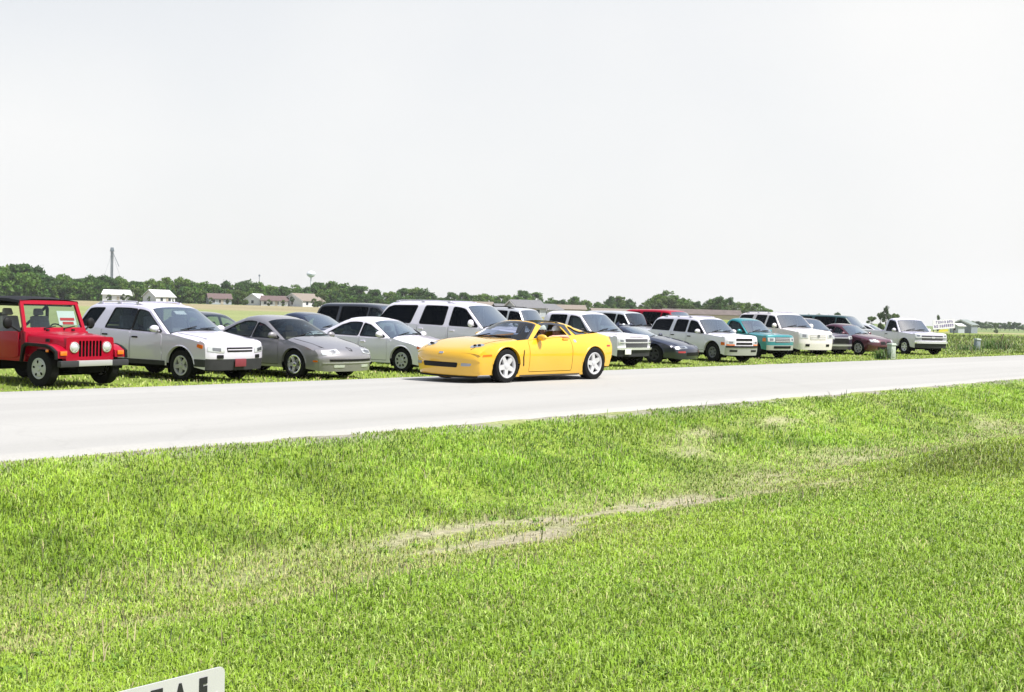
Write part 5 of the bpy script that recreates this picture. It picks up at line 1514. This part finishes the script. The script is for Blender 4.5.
# ------------------------------------------------------------------ trees and far buildings
HZ = lambda px: 309.5 + (px - 512) * math.tan(roll)
leaf_m = attr_mat('tree leaves', rough=.6, trans=.36, spec=.25, upn=.12)
bark = principled('bark', (.10, .075, .055), rough=.95, vary=.3, vscale=4)
def crown_arrays(seed, n, wd=.42, z0=.16, lobes=13, leaf=.040, tone=(.050, .088, .022)):
    r = np.random.default_rng(seed)
    c = []
    for k in range(lobes):
        t = r.uniform(0, 1); a = r.uniform(0, 2 * PI)
        rad = wd * (.25 + .75 * math.sin(PI * (.12 + .80 * t))) * r.uniform(.35, .75)
        c.append((rad * math.cos(a), rad * math.sin(a), z0 + .12 + (.80 - z0) * t, r.uniform(.075, .18) * (1.15 - .45 * t)))
    c.append((r.uniform(-.04, .04), r.uniform(-.04, .04), .86, .12))
    c = np.array(c); w_ = c[:, 3] ** 2; idx = r.choice(len(c), n, p=w_ / w_.sum())
    d = r.normal(0, 1, (n, 3)); d /= np.linalg.norm(d, axis=1)[:, None]
    rr = c[idx, 3] * (r.uniform(.45, 1.05, n) ** .6 + .22 * np.abs(r.normal(0, 1, n)) * (r.uniform(0, 1, n) < .35))
    p = c[idx, :3] + d * rr[:, None] * np.array([1.0, 1.0, .82])
    nrm = d * .7 + r.normal(0, .6, (n, 3)); nrm /= np.linalg.norm(nrm, axis=1)[:, None]
    t1 = np.cross(nrm, r.normal(0, 1, (n, 3))); t1 /= np.linalg.norm(t1, axis=1)[:, None]; t2 = np.cross(nrm, t1)
    s = leaf * r.uniform(.5, 1.3, n)[:, None]
    V = np.stack([p - t1 * s, p - t2 * s * .6, p + t1 * s, p + t2 * s * .6], 1)
    lobe_t = r.uniform(.72, 1.30, len(c))[idx] * r.uniform(.7, 1.35, n)
    col = np.array([tone]) * lobe_t[:, None] * (1 + r.normal(0, .06, (n, 3)))
    return V, np.clip(col, 0, 1), c
def crown_mesh(*a, **k):
    V, col, c = crown_arrays(*a, **k); n = len(V)
    me = np_mesh('crown', V.reshape(-1, 3), np.arange(n * 4), np.arange(n) * 4, np.repeat(col, 4, 0)); me.materials.append(leaf_m)
    t = MB().tube([(0, 0, -.02), (.01, 0, .12), (.0, .01, .30), (.01, .0, .62)], [.035, .026, .020, .006], 8)
    for q in c[:7]:
        t.tube([(0, 0, .20), (q[0] * .5, q[1] * .5, (q[2] + .25) / 2), tuple(q[:3])], [.014, .010, .004], 5)
    return me, t.mesh('trunk', bark)
TONES = [(.085, .165, .024), (.062, .132, .024), (.118, .195, .030), (.048, .108, .024)]
TREES = [crown_mesh(40 + k, 3000, wd=.38 + .07 * (k % 3), lobes=19 + k, leaf=.036, tone=TONES[k % 4]) for k in range(10)]
SLIM = crown_mesh(77, 2200, wd=.30, z0=.10, lobes=14, leaf=.034, tone=(.075, .115, .042))
LOOSE = crown_mesh(78, 1500, wd=.40, z0=.14, lobes=12, leaf=.042, tone=(.080, .115, .060))
BUSH = crown_mesh(79, 1800, wd=.55, z0=.0, lobes=14, leaf=.055, tone=(.095, .145, .042))
def tree(px, ytop, Y, T, label, group=None, sx=1.0, zoff=0.0):
    x = (px - 512) / F_PX * Y; z = ter(x, Y) + zoff
    top = CAM_H + (HZ(px) - ytop) / F_PX * Y
    h = max(1.5, top - z)
    r = empty('tree', (x, Y, z), random.uniform(0, 6.28)); s = h / 1.0
    r.scale = (s * sx, s * sx, s)
    tag(r, label, 'tree', group)
    link('crown', T[0], r); link('trunk', T[1], r)
    return r
prof = [(q_, 264 + 5 * math.sin(q_ * .05)) for q_ in range(-315, -70, 22)] + [(-60, 266), (-30, 263), (0, 265), (20, 264), (38, 267), (50, 277), (62, 272), (75, 277), (90, 273), (105, 276), (118, 274), (135, 280), (150, 277), (165, 278), (178, 277), (189, 280), (204, 280), (213, 283), (224, 281), (236, 282), (246, 280), (258, 280), (269, 284), (281, 286), (295, 284), (306, 286), (316, 282), (330, 281), (344, 282), (353, 286), (360, 287), (374, 290), (390, 290), (402, 288), (417, 285), (424, 288), (430, 294), (451, 292), (463, 293), (484, 292), (500, 294), (522, 290), (533, 293), (540, 298), (550, 297), (561, 299), (573, 297), (585, 300), (597, 300), (610, 297), (619, 296), (629, 300)]
TG = 'trees of the long wood beyond the field'
special = {20: 'tall broad green tree at the near end of the wood behind red four wheel drive', 417: 'tallest tree of the wood above long white wagon', 62: 'round headed tree just past the tallest clump of the wood', 522: 'broad tree of the wood above the grey gabled roofs'}
pp = np.array(prof, float)
def zline(px): return float(np.interp(px, [-60, 0, 300, 640], [470, 490, 600, 640]))
for px, yt in prof:
    lab = special.get(px, 'leafy green tree in the long wood along the far edge of the field')
    tree(px, yt + random.uniform(-1.6, 1.4), zline(px) + random.uniform(-12, 12), random.choice(TREES), lab, TG if px not in special else TG, sx=random.uniform(.95, 1.25))
# lower, nearer edge of the wood and its understorey: one mass
WV, WC = [], []
r = np.random.default_rng(401)
for px in np.arange(-320, 636, 3.2):
    for k in range(2):
        p_ = px + r.uniform(-2, 2); Y = zline(p_) + (18 if k else -14) + r.uniform(-10, 10)
        x = (p_ - 512) / F_PX * Y; z = ter(x, Y)
        yt = np.interp(p_, pp[:, 0], pp[:, 1]) + (r.uniform(1.5, 5) if k else r.uniform(5, 12)); yt = min(yt, HZ(p_) - 3)
        h = CAM_H + (HZ(p_) - yt) / F_PX * Y - z
        V, col, c = crown_arrays(int(r.integers(1e6)), 420, wd=.5, z0=-.05, lobes=10, leaf=.075, tone=TONES[int(r.integers(4))])
        sw = h * r.uniform(.8, 1.1)
        WV.append((V * np.array([sw, sw, h]) + np.array([x, Y, z])).reshape(-1, 3)); WC.append(np.repeat(col, 4, 0))
WV, WC = np.concatenate(WV), np.concatenate(WC)
wm = np_mesh('distant_wood', WV, np.arange(len(WV)), np.arange(len(WV) // 4) * 4, WC); wm.materials.append(leaf_m)
tag(link('distant_wood', wm), 'dense green undergrowth and crowns of the far wood', 'woodland', kind='stuff')
# the separate grove to the east
gp = [(643, 302), (650, 297), (657, 293), (665, 289), (674, 295), (681, 297), (687, 298), (696, 301), (707, 300), (713, 297), (719, 295), (728, 297), (738, 301), (746, 302), (754, 303), (761, 305), (767, 308)]
for px, yt in gp:
    sp = {665: 'highest tree of the grove behind red minivan', 719: 'domed tree of the grove with a gap of sky beneath its crown'}.get(px, 'green tree in the grove behind the brown barn roof')
    tree(px, yt, 560 + random.uniform(-25, 25), random.choice(TREES), sp, 'trees of the grove behind the barn', sx=random.uniform(.9, 1.2))
for px in np.arange(640, 772, 7.0):
    tree(px, float(np.interp(px, [a for a, b in gp], [b for a, b in gp])) + random.uniform(5, 8), 545, BUSH, 'low bushy tree at the foot of the grove', 'bushes of the grove', sx=1.0)
for px, yt, Y, T, lab, sx in [(885, 305.5, 330, LOOSE, 'lone airy tree behind silver pickup cab', .52), (880, 312, 332, BUSH, 'low bush at the foot of the lone airy tree', .6), (893, 313, 334, BUSH, 'rounded bush beside the lone airy tree nearest the silver pickup', .8), (936.5, 314, 300, SLIM, 'small dark conical tree behind purple lettered banner', .5),
                           (808, 313.5, 420, TREES[0], 'small distant tree above the ivory wagon windshield', .9), (818, 313, 430, TREES[2], 'small distant tree above plum crossover roof', .9), (837, 312.5, 440, TREES[3], 'distant rounded tree rising over the bottle green van', 1.2), (828, 314.5, 440, BUSH, 'distant low bush beside the tree over the bottle green van', 1.0),
                           (870, 316, 420, BUSH, 'low shrub between the bottle green van and the lone airy tree', 1.1),
                           (995, 323, 640, BUSH, 'single bright green bush in front of the far right treeline', .55)]:
    tree(px, yt, Y, T, lab, None, sx)
r = np.random.default_rng(402)
for px in np.arange(958, 1090, 4.6):
    tree(px, 320.6 + r.uniform(-.4, 1.8) + (px - 975) * .035, 980 + r.uniform(-30, 30), random.choice(TREES), 'small dark green tree in the low line across the field past the shed', 'far treeline past the shed', sx=1.15)
# trees that stand among the houses
for px, yt, Y, T, lab, sx in [(237, 289, 455, BUSH, 'round green tree between brown roofed house and white house', .8), (244, 292, 452, BUSH, 'smaller green tree hugging the white gabled house', .8), (291, 296, 452, LOOSE, 'dark purple leaved tree in front of the tan roofed house', .7), (313, 298, 450, BUSH, 'green shrub before the white gable end', .7), (320, 292, 460, BUSH, 'green tree behind the white gable end', .9),
                           (122, 293, 447, SLIM, 'young green tree in front of the white roofed shed', .8), (108, 294, 446, BUSH, 'low round bush at the near corner of the white shed', .8), (127, 294.5, 444, BUSH, 'bush hiding the far corner of the white shed', .75), (148, 296, 444, BUSH, 'small bush under the eave of the white gabled house', .7), (210, 297, 444, BUSH, 'small bush beside the blue wall of the red roofed house', .6), (227, 298, 444, SLIM, 'young tree at the corner of the red brown roofed house', .8), (268, 299, 446, BUSH, 'low bush along the long faded red roofed house', .7), (282, 299.5, 446, BUSH, 'low bush by the joint of red and tan roofs', .7), (135, 287, 450, BUSH, 'broad bush between white shed and white gabled house', .9), (188, 290, 455, BUSH, 'spreading green bush right of the white gabled house', 1.1), (200, 290, 460, BUSH, 'rounded bush before brown roofed house', .9), (172, 298, 447, SLIM, 'thin dark conifer by the white gable', .7)]:
    tree(px, yt, Y, T, lab, None, sx)

# houses
wall_w = principled('white siding', (.72, .72, .74), rough=.7, vary=.04, vscale=1); wall_b = principled('pale blue siding', (.42, .46, .50), rough=.7, vary=.05); wall_t = principled('tan siding', (.45, .40, .33), rough=.8, vary=.05)
roof_r = principled('red brown shingles', (.13, .092, .088), rough=.9, vary=.15, vscale=2); roof_t = principled('tan shingles', (.22, .185, .155), rough=.9, vary=.12, vscale=2); roof_g = principled('grey shingles', (.155, .155, .165), rough=.9, vary=.12, vscale=2); roof_w = principled('white metal roof', (.62, .62, .62), rough=.4, vary=.04)
roof_b = principled('weathered brown barn roof', (.125, .10, .09), rough=.85, vary=.2, vscale=.6); win_m = principled('dark window glass', (.03, .04, .05), rough=.1); steel_wall = principled('blue grey steel siding', (.20, .235, .28), rough=.5, vary=.06)
def house(px, Y, ln, dp, eave, ridge, rz, wall, roofm, label, cat='house', windows=4, base_y=None, dz=0.0, door=True, name='house', trim=None):
    x = (px - 512) / F_PX * Y; z = ter(x, Y) + dz
    h = empty(name, (x, Y, z), R_(rz)); tag(h, label, cat)
    b = MB().box((0, 0, eave / 2 - .5), (ln, dp, eave + 1))
    for sg in (-1, 1): b.prism([(-dp / 2, eave), (dp / 2, eave), (0, ridge)], 'x', sg * ln / 2 - (.12 if sg > 0 else 0), sg * ln / 2 + (.12 if sg < 0 else 0))
    b.build('wall', wall, h)
    ov = .45; sl = (ridge - eave) / (dp / 2); t = .16
    rf = MB()
    for sg in (-1, 1):
        pl = [(0, ridge + .02), (sg * (dp / 2 + ov), eave - ov * sl + .02), (sg * (dp / 2 + ov), eave - ov * sl + .02 + t), (0, ridge + .02 + t)]
        rf.prism(pl, 'x', -ln / 2 - ov, ln / 2 + ov)
    rf.build('roof', roofm, h)
    if trim:
        for sg in (-1, 1):
            tb = MB()
            for s2 in (-1, 1): tb.prism([(0, ridge + .05), (s2 * (dp / 2 + ov), eave - ov * sl + .05), (s2 * (dp / 2 + ov), eave - ov * sl - .25), (0, ridge - .25)], 'x', sg * (ln / 2 + ov + .01), sg * (ln / 2 + ov + .09))
            tb.build('gable_trim', trim, h)
    for k in range(windows):
        xx = -ln / 2 + ln * (k + .7) / (windows + .4)
        o = MB().box((xx, -dp / 2 - .03, eave * .55), (1.1, .08, 1.2)).build('window', win_m, h)
        MB().box((xx, -dp / 2 - .02, eave * .55), (1.35, .05, 1.45)).build('frame', wall_w, o)
    for sg in (-1, 1):
        o = MB().box((sg * (ln / 2 + .03), 0, eave * .55), (.08, 1.1, 1.2)).build('window', win_m, h)
        MB().box((sg * (ln / 2 + .02), 0, eave * .55), (.05, 1.35, 1.45)).build('frame', wall_w, o)
    if door: MB().box((ln * .08, -dp / 2 - .04, 1.05), (1.0, .09, 2.1)).build('door', wall_t, h)
    return h
house(117, 468, 10.5, 8, 2.9, 4.7, 8, wall_w, roof_w, 'white shed with pale metal roof among trees behind the silver crossover', 'shed', 2)
house(158, 464, 8.5, 10, 2.5, 5.1, 48, wall_w, roof_w, 'white gabled house with pale roof among bushes behind the silver crossover', windows=2, trim=wall_w)
house(218, 462, 8.8, 8, 2.3, 4.2, 22, wall_b, roof_r, 'small pale blue house with red brown roof', windows=3)
house(256, 470, 6.5, 7, 2.5, 4.6, 70, wall_w, roof_w, 'white house with gable end facing the field beside the brown roofed house', windows=2, trim=wall_w)
house(274, 466, 10.5, 8, 2.1, 3.9, 8, wall_w, roof_r, 'long white house with faded red roof between two gables', windows=4)
house(302, 468, 11, 13, 2.4, 5.2, 50, wall_w, roof_t, 'large white house with tan roof and broad white gable', windows=3, trim=wall_w)
house(468, 420, 17, 8, 2.7, 4.0, 4, wall_t, roof_t, 'long low tan roofed house behind long white wagon', windows=4)
house(524, 300, 8.2, 8, 2.3, 4.15, 26, wall_b, roof_g, 'grey house with main grey gabled roof behind boxy silver wagon', windows=2, trim=wall_w)
house(545, 304, 5.5, 7, 1.9, 3.3, 40, wall_b, roof_g, 'grey garage with lower white edged gable next to the main grey roof', 'garage', windows=1, trim=wall_w)
house(503, 306, 5.0, 6, 1.9, 3.0, 15, wall_b, roof_g, 'lower grey roofed wing at the windshield of long white wagon', 'house', windows=1)
house(565, 380, 12, 8, 2.3, 3.6, 5, wall_t, roof_t, 'low tan roofed house behind white crew cab pickup roof', windows=3)
house(612, 400, 15, 8, 1.9, 2.8, 3, wall_t, roof_t, 'long low tan roofed building seen over silver wagon with dark windshield', windows=4)
house(700, 470, 31, 12, 1.7, 3.6, -4, wall_t, roof_b, 'long weathered brown roofed barn in front of the grove', 'barn', windows=0, name='barn', door=False)
house(963, 430, 9.5, 7.6, 3.2, 4.9, 55, steel_wall, principled('green grey shed roof', (.20, .235, .22), rough=.5), 'blue grey steel shed with pale edged gable right of the lettered banner', 'shed', windows=0, name='shed', trim=wall_w, door=False)
house(957, 418, 3.4, 3.2, 2.6, 3.3, 30, wall_b, roof_w, 'small pale lilac hut against the blue grey steel shed', 'hut', windows=0, name='hut', door=False)

# lettered banner on posts by the shed
purple = principled('purple sign paint', (.10, .055, .26), rough=.6); yellow_s = principled('yellow sign paint', (.62, .55, .05), rough=.6); sgn_w = principled('white banner', (.74, .72, .78), rough=.7)
bY = 250; bx = (943.5 - 512) / F_PX * bY
bz = ter(bx, bY)
bn = empty('banner', (bx, bY, bz), R_(24)); tag(bn, 'white banner with two rows of purple lettering and a yellow strip beside the steel shed', 'banner')
bn.rotation_euler.y = -R_(4)
MB().box((0, 0, 2.15), (6.2, .08, 2.0)).build('cloth', sgn_w, bn)
MB().box((-.2, -.03, .78), (2.6, .1, .5)).build('strip', yellow_s, bn)
for k in (-2.9, 2.9): MB().box((k, .1, 1.4), (.12, .1, 3.2)).build('post', greyp, bn)
r = np.random.default_rng(55)
mb = MB()
for row, zc, hh in ((0, 2.66, .55), (1, 1.80, .62)):
    xx = -2.75 + .5 * (1 - row)
    while xx < 2.6:
        wl = r.uniform(.28, .44)
        mb.box((xx + .06, -.05, zc), (.12, .03, hh))
        if r.uniform() < .8: mb.box((xx + wl * .8, -.05, zc + (r.uniform(-.1, .1))), (.12, .03, hh * r.uniform(.6, 1)))
        if r.uniform() < .8: mb.box((xx + wl * .45, -.052, zc + hh * .5 * r.choice([-.8, 0, .8])), (wl, .03, .11))
        xx += wl + .22 + (.25 if r.uniform() < .2 else 0)
mb.build('lettering', purple, bn)

# summer haze: one even volume round everything on the ground
hz = MB().box((0, 0, 34), (4100, 4100, 84)).build('haze', None); tag(hz, 'thin pale summer haze', 'haze', kind='stuff')
hm_ = bpy.data.materials.new('haze'); hm_.use_nodes = True; hm_.node_tree.nodes.clear()
vo = hm_.node_tree.nodes.new('ShaderNodeOutputMaterial'); pv = hm_.node_tree.nodes.new('ShaderNodeVolumePrincipled')
pv.inputs['Color'].default_value = (.93, .95, .97, 1); pv.inputs['Density'].default_value = HAZE; pv.inputs['Anisotropy'].default_value = 0
hm_.node_tree.links.new(pv.outputs[0], vo.inputs['Volume']); hz.data.materials.append(hm_)
# grain elevator leg, far water tower and radio mast
el_m = principled('galvanised steel', (.17, .20, .23), rough=.5, metal=.3, vary=.15); pale = principled('hazed tank paint', (.62, .66, .70), rough=.6)  # tank colour kept close to the sky: distance haze put into the paint
def at_px(px, Y):
    x = (px - 512) / F_PX * Y; return (x, Y, ter(x, Y))
e = empty('grain_elevator_tower', at_px(110.5, 720), R_(20)); tag(e, 'tall thin steel grain elevator leg with a boxy head rising above the wood', 'tower')
H_ = 31.0
m = MB()
for i, j in ((-1, -1), (1, -1), (1, 1), (-1, 1)): m.box((i * .65, j * .65, H_ / 2), (.34, .34, H_))
for k in range(16):
    z0, z1 = H_ * k / 16, H_ * (k + 1) / 16; s_ = 1 if k % 2 else -1
    m.tube([(-.65 * s_, -.65, z0), (.65 * s_, -.65, z1)], .07, 4); m.tube([(-.65 * s_, .65, z0), (.65 * s_, .65, z1)], .07, 4); m.tube([(.65, -.65 * s_, z0), (.65, .65 * s_, z1)], .07, 4)
m.build('frame', el_m, e)
m = MB(); m.box((-.2, 0, H_ / 2), (.45, .6, H_)); m.box((.35, 0, H_ / 2), (.35, .5, H_)); m.build('leg_casing', el_m, e)
m = MB(); m.box((0, 0, H_ + 1.1), (2.6, 2.0, 2.3), taper=(.7, .8)); m.box((0, 0, H_ - .1), (3.0, 2.8, .2)); m.box((0, 0, H_ - 3.2), (2.4, 2.2, .2)); m.build('head', el_m, e, bevel=.1)
m = MB(); m.tube([(.4, 0, H_ - .5), (4.2, -1, H_ - 9.5)], .20, 6); m.build('spout', el_m, e)
m = MB(); m.tube([(0, 0, H_ - 1), (10, 2, .5)], .05, 4); m.tube([(0, 0, H_ - 1), (-9, -4, .5)], .05, 4); m.build('guy_wire', el_m, e)
t = empty('water_tower', at_px(309.5, 1250)); tag(t, 'pale water tower tank far beyond the wood', 'water tower')
hh = CAM_H + (HZ(309) - 271) / F_PX * 1250 - t.location.z
MB().lathe([(.05, hh + .2), (1.4, hh), (3.8, hh - 1.3), (4.8, hh - 3.0), (4.4, hh - 4.8), (2.5, hh - 6.3), (.8, hh - 7.4)], 'z', 24).build('tank', pale, t)
MB().lathe([(.8, hh - 7.4), (.6, hh - 11), (.6, 4), (1.4, 0)], 'z', 16).build('stem', pale, t)
k = empty('radio_mast', at_px(258, 1200)); tag(k, 'thin pale mast poking just above the wood', 'mast')
hm = CAM_H + (HZ(258) - 275.5) / F_PX * 1200 - k.location.z
MB().tube([(0, 0, 0), (0, 0, hm)], [.5, .3], 6).build('mast', el_m, k); MB().box((0, 0, hm), (2.2, 1.2, 2.0), taper=(.5, .5)).build('head', el_m, k)
